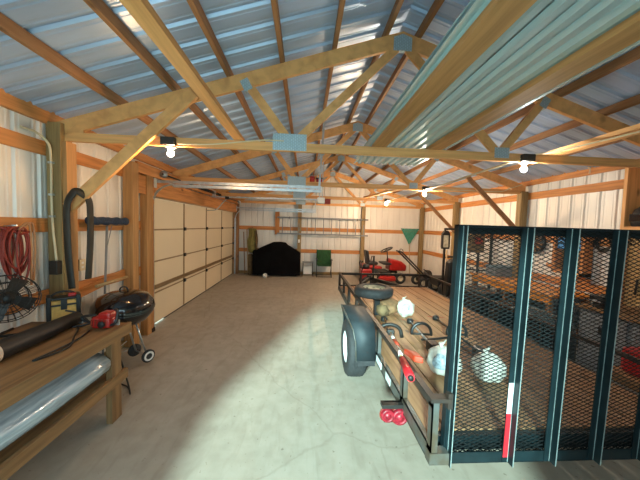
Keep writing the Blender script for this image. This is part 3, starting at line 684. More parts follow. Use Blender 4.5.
m = MB(); m.box(TX0, TX1, TY1 - .02, TY1 + .03, RZ - .006, RZ + .004); m.box(TX0, TX1, TY1 + .02, TY1 + .03, RZ - .05, RZ); m.build('front_rail', 'black', tr)
m = MB(); m.box(TX0, TX1, TY1 - .03, TY1 + .03, DZ - .10, DZ + .02); m.build('front_sill', 'black', tr)
# hinge bracket at rear corner
m = MB(); m.box(TX0 - .01, TX0 + .12, TY0 - .01, TY0 + .05, RZ - .005, RZ + .02); m.box(TX0 + .10, TX0 + .13, TY0 - .005, TY0 + .03, RZ - .05, RZ + .05); m.build('latch_bracket', 'railsteel', tr)
MB().box(TX0 - .005, TX0 + .12, TY0 - .012, TY0 + .05, .395, .47).build('corner_plate', 'frame', tr)
m = MB(); m.box(TX0 + .06, TX1, TY0 + .105, TY0 + .145, .39, .49); m.build('rear_sill', 'gate', tr)
# tongue and jack
m = MB(); m.beam((1.25, 6.12, .44), (1.86, 7.35, .44), .05, .08); m.beam((2.5, 6.12, .44), (1.90, 7.35, .44), .05, .08); m.build('tongue', 'black', tr)
jk = MB().tube([(1.875, 7.0, .12), (1.875, 7.0, 1.12)], .028, 10).build('jack', 'dark', tr)
m = MB(); m.tube([(1.875, 7.0, 1.10), (1.80, 6.94, 1.12), (1.78, 6.94, 1.0)], .012, 6); m.build('crank', 'dark', jk)
MB().box(1.78, 1.97, 6.9, 7.1, 0, .12).build('foot', 'dark', jk)
MB().box(1.84, 1.93, 7.35, 7.6, .42, .52).build('coupler', 'dark', tr, bevel=.02)
# wheels and fenders
def trailer_wheel(xo, s):
    wy, wr = 3.29, .345
    c = V((xo, wy, wr))
    prof = [(.19, 0), (.215, -.012), (.27, -.016), (.315, -.006), (.341, .02), (.345, .05), (.345, .16), (.341, .19), (.315, .215), (.27, .225), (.19, .21)]
    w = MB().lathe(prof, c, (s, 0, 0), 40).build('wheel_tyre', 'rubber', tr)
    m = MB()
    for k in range(4): m.lathe([(.3445, .05 + k * .033), (.3465, .052 + k * .033), (.3465, .062 + k * .033), (.3445, .064 + k * .033)], c, (s, 0, 0), 40)
    m.build('tread_rib', 'rubber', w)
    MB().lathe([(.20, .0), (.195, .012), (.17, .03), (.15, .06), (.06, .045), (.05, .02), (0, .02)], c, (s, 0, 0), 32).build('rim', 'rim', w)
    m = MB()
    for k in range(5):
        t = 2 * PI * k / 5; m.lathe([(.0, .028), (.012, .028), (.012, .05), (0, .05)], c + V((0, .085 * math.cos(t), .085 * math.sin(t))), (s, 0, 0), 8)
    m.build('lug_nut', 'galv', w)
    # fender: boxy arch
    x0, x1 = (xo - .03, TX0 - .005) if s > 0 else (TX1 + .005, xo + .03)
    pr = [(2.81, .40), (2.82, .60), (2.86, .725), (2.96, .79), (3.14, .815), (3.44, .815), (3.62, .79), (3.72, .725), (3.76, .60), (3.77, .40)]
    m = MB(); vs = []; fl = [.075, .065, .04, .01, 0, 0, .01, .04, .065, .075]; xs = [x0 + d if s > 0 else x0 for d in fl]; xr_ = [x1 if s > 0 else x1 - d for d in fl]
    for (y, z), xa, xb in zip(pr, xs, xr_): vs += [(xa, y, z), (xb, y, z)]
    m.add(vs, [(2 * i, 2 * i + 1, 2 * i + 3, 2 * i + 2) for i in range(len(pr) - 1)], True)
    xe = x0 if s > 0 else x1
    inn = [(wy + (y - wy) * .93, .40 + (z - .40) * .90) for y, z in pr]
    vs = []
    xo_ = xs if s > 0 else xr_
    for (y, z), (y2, z2), xq in zip(pr, inn, xo_): vs += [(xq, y, z), (xq, y2, z2)]
    m.add(vs, [(2 * i, 2 * i + 1, 2 * i + 3, 2 * i + 2) for i in range(len(pr) - 1)])
    f = m.build('fender', 'fender', tr); sd = f.modifiers.new('t', 'SOLIDIFY'); sd.thickness = .005
    MB().box(x0 + (.10 if s > 0 else 0), x1 - (0 if s > 0 else .1), 2.818, 2.825, .34, .41).build('mud_flap', 'rubber', f)
    MB().tube([(xq, y, z) for (y, z), xq in zip(pr, xo_)], .008, 6).build('fender_lip', 'frame', f)
trailer_wheel(.555, 1); trailer_wheel(3.195, -1)
MB().tube([(.62, 3.29, .345), (3.13, 3.29, .345)], .035, 10).build('axle', 'dark', tr)
m = MB()
for x in (.9, 2.84): m.tube(spline([(x, 2.85, .39), (x, 3.1, .32), (x, 3.29, .30), (x, 3.48, .32), (x, 3.75, .39)]), .022, 6)
m.build('leaf_spring', 'dark', tr)
# tail light on bracket
tl = MB().box(.68, .85, 2.03, 2.045, .30, .47).build('light_bracket', 'dark', tr)
MB().box(.65, .84, 1.99, 2.05, .44, .47).build('light_hood', 'dark', tr)
for cx, cz, rr in ((.80, .36, .066), (.70, .375, .056)):
    lz = MB().lathe([(0, .044), (rr * .35, .042), (rr * .38, .038), (rr * .66, .038), (rr * .70, .042), (rr * .92, .036), (rr, .02), (rr, 0), (0, 0)], (cx, 2.03, cz), (0, -1, 0), 24).build('light_lens', 'redlens', tr)
    MB().lathe([(rr + .004, 0), (rr + .007, .012), (rr + .001, .014)], (cx, 2.03, cz), (0, -1, 0), 24).build('lens_ring', 'cord', lz)
# side reflectors and strip
for y0, y1 in ((2.32, 2.45), (2.60, 2.78)): MB().box(TX0 - .006, TX0 - .001, y0, y1, .42, .485).build('side_reflector', 'rim', tr)
# ramp gate
GY, GB, GT = 1.60, .355, 1.905
def tilt(mb):
    for v in mb.v: v.y -= .025 * (v.z - GB)
    return mb
gt = MB()
gt.box(.93, TX1, GY - .01, GY + .045, GB, GB + .012); gt.box(.93, TX1, GY - .01, GY - .003, GB, GB + .075)
gt.box(.93, .938, GY - .01, GY + .035, GB, GT); gt.box(TX1 - .008, TX1, GY - .01, GY + .04, GB, GT); gt.box(.93, TX1, GY - .012, GY + .04, GT - .012, GT); gt.box(.93, TX1, GY + .028, GY + .04, GT - .055, GT)
g = tilt(gt).build('ramp_gate', 'gate', tr)
for k, x in enumerate((.938, 1.327, 1.615, 1.925, 2.24, 2.57, TX1 - .03)):
    w = .024 if k in (0, 6) else .042
    dp = .040 if k == 0 else .046
    m = MB(); m.box(x, x + w, GY - .016, GY - .009, GB + .01, GT - .005); m.box(x + w - .006, x + w, GY - .012 - dp, GY - .012, GB + .01, GT - .005)
    b = tilt(m).build('gate_bar', 'gate', g)
    tilt(MB().box(x + w - .009, x + w - .005, GY - .0185, GY - .0155, GB + .012, GT - .007)).build('bar_edge_glint', 'wornglint', g)  # thin pale strip: corner wear with its bright highlight painted in
    tilt(MB().box(x + w - .0055, x + w - .0005, GY - .0145 - dp, GY - .011 - dp, GB + .012, GT - .007)).build('bar_edge_glint', 'wornglint', g)
    if k == 1:
        tilt(MB().box(x + .001, x + .031, GY - .0195, GY - .0162, .70, .905)).build('white_reflector_tape', 'whitetape', b)
        tilt(MB().box(x + .001, x + .031, GY - .0195, GY - .0162, .40, .6995)).build('red_reflector_tape', 'redtape', b)
def mesh_panel(x0, x1, z0, z1, y, dx, dz):
    m = MB(); th = .0030; nz_ = int((z1 - z0) / dz); nx = int((x1 - x0) / dx)
    vs = []; fs = []
    for j in range(nz_):
        zc = z0 + dz * (j + .5); base = None
        for i in range(nx + 1):
            x = x0 + dx * i; z = zc + (dz / 2) * (1 if (i + j) % 2 == 0 else -1)
            o = len(vs); vs += [(x, y - th / 2, z - th * .8), (x, y + th / 2, z - th * .8), (x, y + th / 2, z + th * .8), (x, y - th / 2, z + th * .8)]
            if base is not None:
                for a in range(4): fs.append((base + a, base + (a + 1) % 4, o + (a + 1) % 4, o + a))
            base = o
    m.add(vs, fs); return m
tilt(mesh_panel(.95, TX1 - .01, GB + .01, GT - .01, GY + .01, .030, .0130)).build('mesh_panel', 'mesh', g)
m = mesh_panel(.95, TX1 - .01, GT - .10, GT - .012, GY + .03, .02, .012); tilt(m).build('top_mesh_fold', 'mesh', g)
m = mesh_panel(.95, TX1 - .01, GB + .012, GB + .10, GY + .03, .02, .012); tilt(m).build('bottom_mesh_fold', 'mesh', g)
for x in (1.1, 1.9, 2.7): MB().tube([(x, GY + .025, GB + .03), (x + .12, GY + .025, GB + .03)], .018, 8).build('hinge', 'dark', g)

# spare tyre lying on the rail
SX, SY, SZ = 1.10, 4.05, RZ + .085
r = thing('spare_tyre', 'spare tyre with cream wheel lying on the trailer side rail', 'tyre', (SX, SY, SZ - .07))
ta = V((.05, -.12, 1)).normalized()
MB().lathe([(.17, -.06), (.20, -.078), (.26, -.07), (.296, -.045), (.30, 0), (.296, .045), (.26, .07), (.20, .078), (.17, .06)], (SX, SY, SZ), ta, 40).build('tyre', 'rubber', r)
MB().lathe([(.176, .062), (.165, .05), (.15, .02), (.09, .03), (.06, .045), (.04, .045), (.035, .03), (0, .03)], (SX, SY, SZ), ta, 32).build('wheel', 'rimtan', r)
m = MB()
for k in range(5):
    t = 2 * PI * k / 5; m.ball(V((SX, SY, SZ)) + V((.11 * math.cos(t), .11 * math.sin(t), .03)), .018, .018, .010, 8)
m.build('wheel_hole', 'dark', r)
MB().box(SX + .02, SX + .10, SY - .03, SY + .05, DZ + .006, RZ - .015).build('mount_post', 'black', tr)
MB().box(TX0 + .04, SX + .16, SY - .05, SY + .05, RZ - .006, RZ + .004).build('mount_arm', 'black', tr)
# brown sack
r = thing('brown_sack', 'crumpled brown sack on trailer deck under the spare tyre', 'sack', (1.36, 4.1, DZ + .004))
MB().ball((1.36, 4.1, DZ + .135), .17, .2, .135, 24, .35, 2.5, 3).build('sack_body', 'burlap', r)
MB().ball((1.24, 3.98, DZ + .10), .10, .12, .10, 18, .3, 3., 5).build('sack_fold', 'mulch', r)
# white bags
def whitebag(c, rr, label, seed, printside):
    c = V(c); r = thing('plastic_bag', label, 'bag', (c.x, c.y, c.z - rr * .95), 'knotted white plastic bags on the trailer deck')
    bd = MB().ball(c, rr * 1.05, rr, rr * .96, 28, .22, 2.6, seed).build('bag_body', 'bag', r)
    m = MB(); k = V((-.25, -.05, 1)).normalized()
    m.tube([c + k * rr * .85, c + k * rr * 1.12, c + k * rr * 1.3], [rr * .22, rr * .10, rr * .17], 10, sq=.6)
    m.tube([c + k * rr * 1.12, c + k * rr * 1.2 + V((.4, .1, .25)) * rr], [rr * .12, rr * .04], 8, sq=.5); m.build('knot', 'bag', r)
    if printside:
        m = MB(); d = V(printside).normalized(); _, a, b = frame_of(d)
        vs = [c]; ring = []
        for q in range(1, 5):
            for t in range(16):
                e = (a * math.cos(t * PI / 8) + b * math.sin(t * PI / 8)) * .14 * q
                nn = (d + e).normalized(); ph = rr * (1 + .22 * noise.noise(nn * 2.6 + V((seed, seed * 2, 0)))) + .004
                ring.append(c + V((nn.x * 1.05, nn.y, nn.z * .96)) * ph)
        fs = [(q * 16 + t, q * 16 + (t + 1) % 16, (q + 1) * 16 + (t + 1) % 16, (q + 1) * 16 + t) for q in range(3) for t in range(16)] + [tuple(range(16))]
        m.add(ring, fs, True); m.build('print', 'bagprint', r)
whitebag((1.60, 4.0, DZ + .135), .132, 'white knotted plastic bag on deck beside the spare tyre', 1., (-.3, -1, .3))
whitebag((1.34, 2.36, DZ + .142), .140, 'white plastic bag with pale blue face on deck, left of the gate', 4., (-.7, -.75, .3))
whitebag((1.70, 2.26, DZ + .135), .132, 'white plastic bag on the deck seen through the gate mesh', 9., None)

# string trimmers
def trimmer(label, p0, p1, loop, body, mt, extra=False, shaft_m='galv'):
    p0, p1 = V(p0), V(p1); d = (p1 - p0).normalized(); sd = d.cross(V((0, 0, 1))).normalized(); up = sd.cross(d)
    r = thing('string_trimmer', label, 'string trimmer', (p0.x, p0.y, DZ), 'string trimmers on the trailer')
    MB().tube([p0, p1], .0115, 8).build('shaft', shaft_m, r)
    c = p0 + (p1 - p0) * loop
    pts = [c - sd * .10 - up * .0] + [c + (sd * -math.cos(t) * .115 + up * math.sin(t) * .115 + up * .02) for t in [PI * i / 10 for i in range(11)]] + [c + sd * .10]
    MB().tube([c - sd * .115 - up * .01] + pts[1:-1] + [c + sd * .115 - up * .01], .019, 8).build('loop_handle', 'black', r)
    MB().tube([c - sd * .115, c + sd * .115], .014, 8).build('handle_clamp', 'dark', r)
    e = MB(); rot = Matrix((sd, d, up)).transposed()
    q = p1 if body > .5 else p0; dd = d if body > .5 else -d
    e.obox(q + dd * .09, (.11, .19, .12), rot); e.build('engine', mt, r, bevel=.025)
    MB().lathe([(0, 0), (.05, 0), (.05, .035), (.03, .05), (0, .05)], q + dd * .18, dd, 18).build('starter_cover', 'black', r)
    o = p0 if body > .5 else p1; oo = -d if body > .5 else d
    MB().lathe([(0, -.01), (.045, -.01), (.05, .03), (.03, .055), (0, .055)], o + V((0, 0, -.02)), V((0, 0, 1)), 18).build('trimmer_head', 'black', r)
    MB().tube([o + V((-.12, .02, .012)), o + V((.12, -.03, .012))], .002, 4).build('cutting_line', 'orangeplastic', r)
    return r, d, sd, up
a = V((1.20, 3.78, DZ + .05)); b = V((.74, 1.70, .865)); dd = (b - a).normalized()
r = thing('string_trimmer', 'red and white string trimmer lying over the trailer left rail, red grip outward', 'string trimmer', (1.2, 3.8, DZ), 'string trimmers on the trailer')
MB().tube([a, b - dd * .05], .0125, 8).build('shaft', 'handlewood', r)
sd = dd.cross(V((0, 0, 1))).normalized(); up = sd.cross(dd); c = a + (b - a) * .40
MB().tube([c - sd * .13 - up * .05] + [c + sd * -math.cos(t) * .12 + up * math.sin(t) * .085 for t in [PI * i / 10 for i in range(11)]] + [c + sd * .13 - up * .05], .022, 8).build('loop_handle', 'dark', r)
MB().obox(c, (.09, .10, .07), Matrix((sd, dd, up)).transposed()).build('handle_clamp', 'dark', r, bevel=.015)
MB().tube([a + (b - a) * .46, a + (b - a) * .56], .018, 10).build('grip_sleeve', 'white', r)
MB().tube([a + (b - a) * .58, a + (b - a) * .66], .027, 10).build('red_collar', 'orangeplastic', r)
MB().tube([a + (b - a) * .68, a + (b - a) * .79], .020, 10).build('white_grip', 'white', r)
MB().tube([a + (b - a) * .83, a + (b - a) * .94, b], [.024, .033, .028], 14).build('red_grip', 'redtape', r)
MB().lathe([(0, 0), (.02, 0), (.02, .012), (0, .012)], b, dd, 14).build('end_cap', 'dark', r)
q = a + (b - a) * .74
MB().prism([q - sd * .03 + dd * .04, q - sd * .13 + dd * .12, q - sd * .15 + dd * .26, q - sd * .08 + dd * .24], up * .05).build('trigger_guard', 'orangeplastic', r, bevel=.012)
MB().lathe([(0, -.01), (.045, -.01), (.05, .03), (.03, .055), (0, .055)], a + V((0, 0, -.035)), V((0, 0, 1)), 18).build('trimmer_head', 'black', r)
trimmer('string trimmer with pale shaft in the middle of deck, pointing at the left bag', (1.56, 3.70, DZ + .035), (1.42, 2.79, DZ + .10), .62, 1, 'dark')
trimmer('dark string trimmer lying behind the gate mesh, near the third bag', (2.02, 3.85, DZ + .035), (1.86, 2.66, DZ + .10), .60, 1, 'black', shaft_m='black')
tag(MB().tube(spline([(1.47, 3.12, DZ + .012), (1.62, 3.12, DZ + .02), (1.80, 3.16, DZ + .02), (1.92, 3.2, DZ + .018)]), .014, 6).build('control_rod', 'black'), 'thin black rod lying across the deck between the two trimmers', 'rod')

# ------------------------------------------------------------------ back of the garage
r = thing('covered_grill', 'big black cover draped over a barbecue against the back wall', 'covered grill', (-1.0, 9.75, 0))
def cover():
    m = MB(); x0, x1 = -1.86, -.14; n = 40; rows = []
    prof = [(0, .86), (.06, .84), (.10, .90), (.36, 1.10), (.42, 1.14), (.58, 1.15), (.68, 1.13), (.72, 1.06), (.93, .86), (1, .78)]
    def top(t):
        for (a, za), (b, zb) in zip(prof[:-1], prof[1:]):
            if t <= b: return za + (zb - za) * (t - a) / (b - a)
        return prof[-1][1]
    vs = []; fs = []; ring = []
    K = 10
    for j in range(K + 1):
        for i in range(n + 1):
            t = i / n; x = x0 + (x1 - x0) * t; z = top(t) * 1.10
            a = j / K
            if a < .4: y = 9.62; zz = .06 + (z - .10) * (a / .4); y += -.03 * (1 - a / .4) + .02 * noise.noise(V((x * 6, zz * 2, 0)))
            elif a < .6: y = 9.62 + .42 * (a - .4) / .2; zz = z - (.06 if a < .42 else 0) + .01 * noise.noise(V((x * 5, a * 9, 2)))
            else: y = 10.04; zz = .06 + (z - .10) * (1 - (a - .6) / .4)
            vs.append((x, y, zz))
    for j in range(K):
        for i in range(n): fs.append((j * (n + 1) + i, j * (n + 1) + i + 1, (j + 1) * (n + 1) + i + 1, (j + 1) * (n + 1) + i))
    for i in (0, n):
        fs.append(tuple(j * (n + 1) + i for j in range(K + 1)))
    m.add(vs, fs, True); return m
cover().build('cover', 'cover', r)
for x in (-1.7, -.3): MB().lathe([(0, -.02), (.08, -.02), (.08, .02), (0, .02)], (x, 9.8, .08), (1, 0, 0), 16).build('caster', 'rubber', r)
r = tag(MB().ball((-1.36, 9.34, .085), .085, seg=20).build('white_ball', 'white'), 'small white ball on the floor in front of the black cover', 'ball')
# ladder
r = thing('extension_ladder', 'long ladder hung sideways on the back wall above the chair', 'ladder', (.7, 10.12, 1.55))
for z, n in ((2.17, 0), (1.56, 0)): MB().box(-1.05, 2.42, 10.06 if z > 2 else 10.03, 10.10 if z > 2 else 10.07, z - .028, z + .028).build('side_rail', 'gray', r)
for k in range(11): MB().beam((-.85 + k * .31, 10.08, 2.17), (-.85 + k * .31, 10.05, 1.56), .028, .02, (1, 0, 0)).build('rung', 'gray', r)
for x in (-.6, 2.0): MB().tube([(x, YB - .02, 2.12), (x, 10.05, 2.125), (x, 10.03, 2.21)], .009, 6).build('wall_hook', 'dark', r)
tag(MB().box(-1.14, -.98, 10.17, 10.225, 1.52, 2.38).build('wood_block', 'girt_z'), 'short upright brown board on the back wall left of ladder', 'board')
tag(MB().box(-.25, -.18, 10.045, 10.058, 1.23, 1.35).build('light_switch', 'white', bevel=.002), 'white switch plate on the back wall post above the covered grill', 'switch')
# hanging clothes / handles left back
r = thing('hanging_jacket', 'dull yellow jacket hanging on the back wall at left', 'jacket', (-1.98, 10.1, .6))
m = MB(); vs = []
for j in range(9):
    z = 1.72 - j * .115
    for i in range(9):
        t = i / 8; x = -2.13 + .30 * t + .02 * math.sin(j); vs.append((x, 10.12 - .09 * math.sin(PI * t) - .03 * math.sin(t * 14 + j * .4), z))
m.add(vs, [(j * 9 + i, j * 9 + i + 1, (j + 1) * 9 + i + 1, (j + 1) * 9 + i) for j in range(8) for i in range(8)], True)
o = m.build('jacket_body', 'yelgreen', r); o.modifiers.new('s', 'SOLIDIFY').thickness = .03
MB().tube(spline([(-1.85, 10.08, 1.64), (-1.80, 10.05, 1.3), (-1.82, 10.06, .95)]), .045, 10).build('sleeve', 'mulch', r)
MB().tube([(-1.98, 10.23, 1.74), (-1.98, 10.1, 1.76)], .008, 6).build('hook', 'dark', r)
for k, (x, l) in enumerate(((-2.20, 'brown tool handle leaning in back left corner, next to the jacket'), (-2.32, 'dark tool handle leaning in back left corner, closest to the door'))):
    tag(MB().tube([(x + .12, 9.95, .01), (x, 10.2, 1.68 - .1 * k)], .017, 8).build('garden_tool', 'handlewood' if k == 0 else 'old_z'), l, 'tool', 'handles in the back left corner')
tag(MB().box(-2.08, -1.92, 9.86, 9.98, 0, .78).build('brown_sack', 'mulch', bevel=.04), 'upright brown sack beside the left end of the black cover', 'sack')
# green chair
CX, CY = .74, 9.78
r = thing('camp_chair', 'green fabric folding chair with black arms at the back wall', 'chair', (CX, CY, 0))
MB().box(CX - .26, CX + .26, CY + .17, CY + .20, .44, .99).build('backrest', 'greencloth', r, bevel=.012)
MB().box(CX - .25, CX + .25, CY - .22, CY + .17, .42, .45).build('seat', 'greencloth', r, bevel=.01)
for s in (-1, 1):
    MB().tube([(CX + s * .27, CY - .2, 0.01), (CX + s * .27, CY + .2, .66)], .013, 8).build('leg', 'black', r)
    MB().tube([(CX + s * .27, CY + .22, .01), (CX + s * .27, CY - .2, .64)], .013, 8).build('leg', 'black', r)
    MB().box(CX + s * .27 - .03, CX + s * .27 + .03, CY - .24, CY + .2, .645, .665).build('armrest', 'black', r, bevel=.006)
    MB().tube([(CX + s * .265, CY + .19, .42), (CX + s * .265, CY + .20, 1.0)], .014, 8).build('back_post', 'black', r)
for yy in (CY - .2, CY + .22): MB().tube([(CX - .27, yy, .03), (CX + .27, yy, .03)], .01, 6).build('foot_bar', 'black', r)
# small folding stool/chair
SX_, SY_ = .14, 9.86
r = thing('folding_stool', 'low gray folding stool between covered grill and green chair', 'stool', (SX_, SY_, 0))
MB().box(SX_ - .2, SX_ + .2, SY_ - .16, SY_ + .16, .50, .53).build('seat', 'gray', r, bevel=.008)
for s in (-1, 1):
    for t in (-1, 1): MB().tube([(SX_ + s * .2, SY_ + t * .17, .01), (SX_ + s * .17, SY_ - t * .13, .50)], .011, 8).build('leg', 'black', r)
m = MB(); m.box(SX_ - .16, SX_ + .16, SY_ + .02, SY_ + .08, .06, .36); m.build('lower_panel', 'white', r, bevel=.01)
# leaf rake
r = thing('leaf_rake', 'green plastic leaf rake standing fan up on the back wall', 'rake', (4.09, 10.14, 0))
m = MB(); vs = []; n = 14
fx, fz = 4.09, 1.28
for i in range(n):
    t0 = -0.60 + 1.20 * i / n; t1 = t0 + .075
    L_ = .76
    m.prism([(fx + .03 * t0, 10.13, fz), (fx + .03 * t1, 10.13, fz), (fx + math.sin(t1) * L_ * .86, 10.10, fz + L_ * .80), (fx + math.sin(t0) * L_ * .86, 10.10, fz + L_ * .80)], (0, .008, 0))
m.prism([(fx - .24, 10.11, fz + .43), (fx + .24, 10.11, fz + .43), (fx + .03, 10.125, fz), (fx - .03, 10.125, fz)], (0, .006, 0))
m.build('rake_fan', 'greenrake', r)
MB().tube([(fx, 10.14, fz + .1), (fx + .02, 9.98, .01)], .014, 8).build('handle', 'handlewood', r)
# riding mower
MX, MY = 2.75, 9.15
r = thing('riding_mower', 'red riding lawn mower parked at the back wall, facing right', 'riding mower', (MX, MY, 0))
def wheel(x, y, rad, w, hub='rimtan', nm='wheel', par=None, axis=(0, 1, 0)):
    q = MB().lathe([(rad * .5, -w / 2), (rad * .85, -w / 2), (rad, -w * .3), (rad, w * .3), (rad * .85, w / 2), (rad * .5, w / 2)], (x, y, rad), axis, 24).build(nm, 'rubber', par)
    MB().lathe([(rad * .52, -w * .4), (rad * .3, -w * .25), (0, -w * .25)], (x, y, rad), axis, 20).build('hub', hub, q); 
    MB().lathe([(rad * .52, w * .4), (rad * .3, w * .25), (0, w * .25)], (x, y, rad), axis, 20).build('hub', hub, q)
for x, rad in ((MX - .42, .25), (MX + .52, .19)):
    for y in (MY - .38, MY + .38): wheel(x, y, rad, .18 if rad > .2 else .14, par=r)
m = MB(); m.prism([(MX + .18, MY - .26, .42), (MX + .78, MY - .26, .40), (MX + .80, MY - .26, .60), (MX + .62, MY - .26, .74), (MX + .22, MY - .26, .82)], (0, .52, 0)); m.build('hood', 'red', r, bevel=.05)
m = MB(); m.box(MX - .72, MX - .12, MY - .46, MY - .20, .50, .58); m.box(MX - .72, MX - .12, MY + .20, MY + .46, .50, .58); m.box(MX - .72, MX - .3, MY - .25, MY + .25, .38, .58); m.build('rear_fender', 'red', r, bevel=.03)
MB().box(MX - .15, MX + .22, MY - .4, MY + .4, .34, .38).build('footrest', 'dark', r)
MB().box(MX - .25, MX + .35, MY - .52, MY + .52, .10, .26).build('mowing_deck', 'red', r, bevel=.05)
MB().box(MX - .58, MX - .20, MY - .23, MY + .23, .60, .70).build('seat', 'blackplastic', r, bevel=.04)
MB().obox((MX - .56, MY, .88), (.10, .44, .42), Matrix.Rotation(-.15, 3, 'Y')).build('seat_back', 'blackplastic', r, bevel=.04)
MB().tube([(MX + .20, MY, .70), (MX + .16, MY, 1.08)], .02, 8).build('steering_column', 'dark', r)
swc = V((MX + .14, MY, 1.12)); sa = V((-.42, 0, .9)).normalized(); _, a_, b_ = frame_of(sa)
m = MB(); m.tube([swc + (a_ * math.cos(2 * PI * k / 20) + b_ * math.sin(2 * PI * k / 20)) * .21 for k in range(20)], .022, 8, closed=True)
for k in range(3): m.tube([swc, swc + (a_ * math.cos(2 * PI * k / 3) + b_ * math.sin(2 * PI * k / 3)) * .18], .014, 6)
m.build('steering_wheel', 'black', r)
MB().box(MX - .05, MX + .25, MY - .3, MY + .3, .62, .68).build('dashboard', 'blackplastic', r, bevel=.02)
# red push machine left of the mower
r = thing('red_tiller', 'small red engine machine with dark seat-high top, left of riding mower', 'tiller', (1.98, 8.35, 0))
MB().box(1.82, 2.16, 8.2, 8.5, .20, .56).build('engine', 'red', r, bevel=.04)
MB().lathe([(0, 0), (.11, 0), (.11, .10), (.07, .14), (0, .14)], (1.99, 8.35, .56), seg=20).build('recoil_cover', 'black', r)
for y in (8.16, 8.54): wheel(1.99, y, .17, .08, par=r)
m = MB(); m.tube(spline([(1.87, 8.22, .5), (1.80, 8.22, .72), (1.85, 8.22, .80)]), .016, 8); m.tube(spline([(1.87, 8.48, .5), (1.80, 8.48, .72), (1.85, 8.48, .80)]), .016, 8); m.tube([(1.85, 8.22, .80), (1.85, 8.48, .80)], .016, 8); m.build('handlebar', 'black', r)
# walk-behind mower with long handle
r = thing('walk_behind_mower', 'dark walk-behind mower in right back area, long handle slanting left', 'lawn mower', (4.05, 8.4, 0))
MB().box(3.75, 4.35, 8.15, 8.65, .14, .30).build('mower_deck', 'dark', r, bevel=.05)
MB().lathe([(0, 0), (.14, 0), (.15, .10), (.12, .20), (.06, .24), (0, .24)], (4.05, 8.4, .30), seg=20).build('engine', 'blackplastic', r)
for x, y, rd in ((3.80, 8.12, .17), (3.80, 8.68, .17), (4.32, 8.12, .13), (4.32, 8.68, .13)): wheel(x, y, rd, .06, par=r)
for y in (8.22, 8.58): MB().tube(spline([(3.95, y, .32), (3.6, y, .66), (3.15, y, 1.08), (3.05, y, 1.14)]), .026, 8).build('handle_tube', 'black', r)
MB().tube([(3.05, 8.22, 1.14), (3.05, 8.58, 1.14)], .026, 8).build('handle_bar', 'black', r)
MB().tube(spline([(3.15, 8.22, 1.08), (3.14, 8.3, 1.2), (3.14, 8.5, 1.2), (3.15, 8.58, 1.08)]), .010, 8).build('control_bail', 'black', r)
# second dark wheeled machine behind
r = thing('wheeled_cart', 'low dark two-wheeled cart between walk-behind mower and black rack', 'cart', (4.1, 7.4, 0))
MB().box(3.75, 4.4, 7.15, 7.65, .26, .52).build('tub', 'blackplastic', r, bevel=.04)
for y in (7.10, 7.70): wheel(3.95, y, .20, .08, par=r)
MB().tube([(4.35, 7.4, .3), (4.42, 7.4, .02)], .015, 8).build('leg', 'dark', r)
MB().tube(spline([(3.78, 7.4, .45), (3.6, 7.4, .62), (3.45, 7.4, .72)]), .016, 8).build('handle', 'black', r)

# ------------------------------------------------------------------ right side behind the gate
r = thing('steel_rack', 'tall black steel rack frame standing behind the gate\'s left end', 'rack', (4.0, 6.5, 0))
for x, y in ((3.54, 6.5), (3.84, 6.5), (4.30, 6.3), (4.55, 6.2)):
    MB().box(x - .022, x + .022, y - .022, y + .022, 0, 1.92).build('upright', 'black', r)
m = MB(); m.beam((3.52, 6.5, 1.90), (3.86, 6.5, 1.90), .045, .045); m.beam((3.84, 6.5, 1.9), (4.56, 6.2, 1.9), .045, .045); m.build('top_bar', 'black', r)
m = MB(); m.beam((3.54, 6.5, 1.18), (3.84, 6.5, 1.2), .035, .035); m.beam((3.84, 6.5, .9), (4.55, 6.2, .9), .035, .035); m.beam((3.54, 6.5, .06), (4.55, 6.2, .06), .05, .05); m.build('cross_bar', 'black', r)
r = thing('hanging_lantern', 'dark lantern hanging on left upright of the black rack', 'lantern', (3.52, 6.43, 1.40))
m = MB(); m.box(3.43, 3.61, 6.39, 6.47, 1.40, 1.44); m.box(3.43, 3.61, 6.39, 6.47, 1.74, 1.77)
for x in (3.435, 3.605): m.box(x - .012, x + .012, 6.39, 6.47, 1.44, 1.74)
m.build('lantern_frame', 'dark', r)
MB().prism([(3.42, 6.38, 1.77), (3.62, 6.38, 1.77), (3.56, 6.38, 1.85), (3.48, 6.38, 1.85)], (0, .1, 0)).build('lantern_roof', 'dark', r)
MB().box(3.455, 3.585, 6.41, 6.45, 1.44, 1.74).build('pane', 'rimtan', r)
MB().tube(arc((3.52, 6.43, 1.85), .04, 0, PI, 8), .006, 6).build('hanger', 'dark', r)
r = thing('hanging_box', 'dark reddish box hanging near gate\'s top left, behind the mesh', 'box', (4.08, 6.1, 1.36))
MB().box(3.93, 4.24, 6.0, 6.22, 1.36, 1.84).build('box_body', 'mulch', r, bevel=.015)
MB().box(4.0, 4.18, 5.99, 6.0, 1.56, 1.72).build('face_plate', 'cord', r)
MB().box(3.92, 4.25, 6.02, 6.06, 1.84, 1.90).build('bracket', 'black', r)
# dark tarped heap behind rack
r = thing('dark_wheelbarrow', 'dark wheelbarrow standing on its end by the black rack', 'wheelbarrow', (3.75, 6.0, 0))
m = MB(); m.prism([(3.40, 6.05, .28), (3.82, 6.05, .28), (3.86, 5.98, 1.15), (3.63, 5.95, 1.26), (3.40, 5.98, 1.12)], (0, .20, 0)); m.build('tray', 'dark', r, bevel=.04)
wheel(3.61, 6.02, .19, .09, par=r)
for x in (3.46, 3.76): MB().tube([(x, 6.2, .18), (x, 6.24, 1.38)], .02, 8).build('handle', 'handlewood', r)
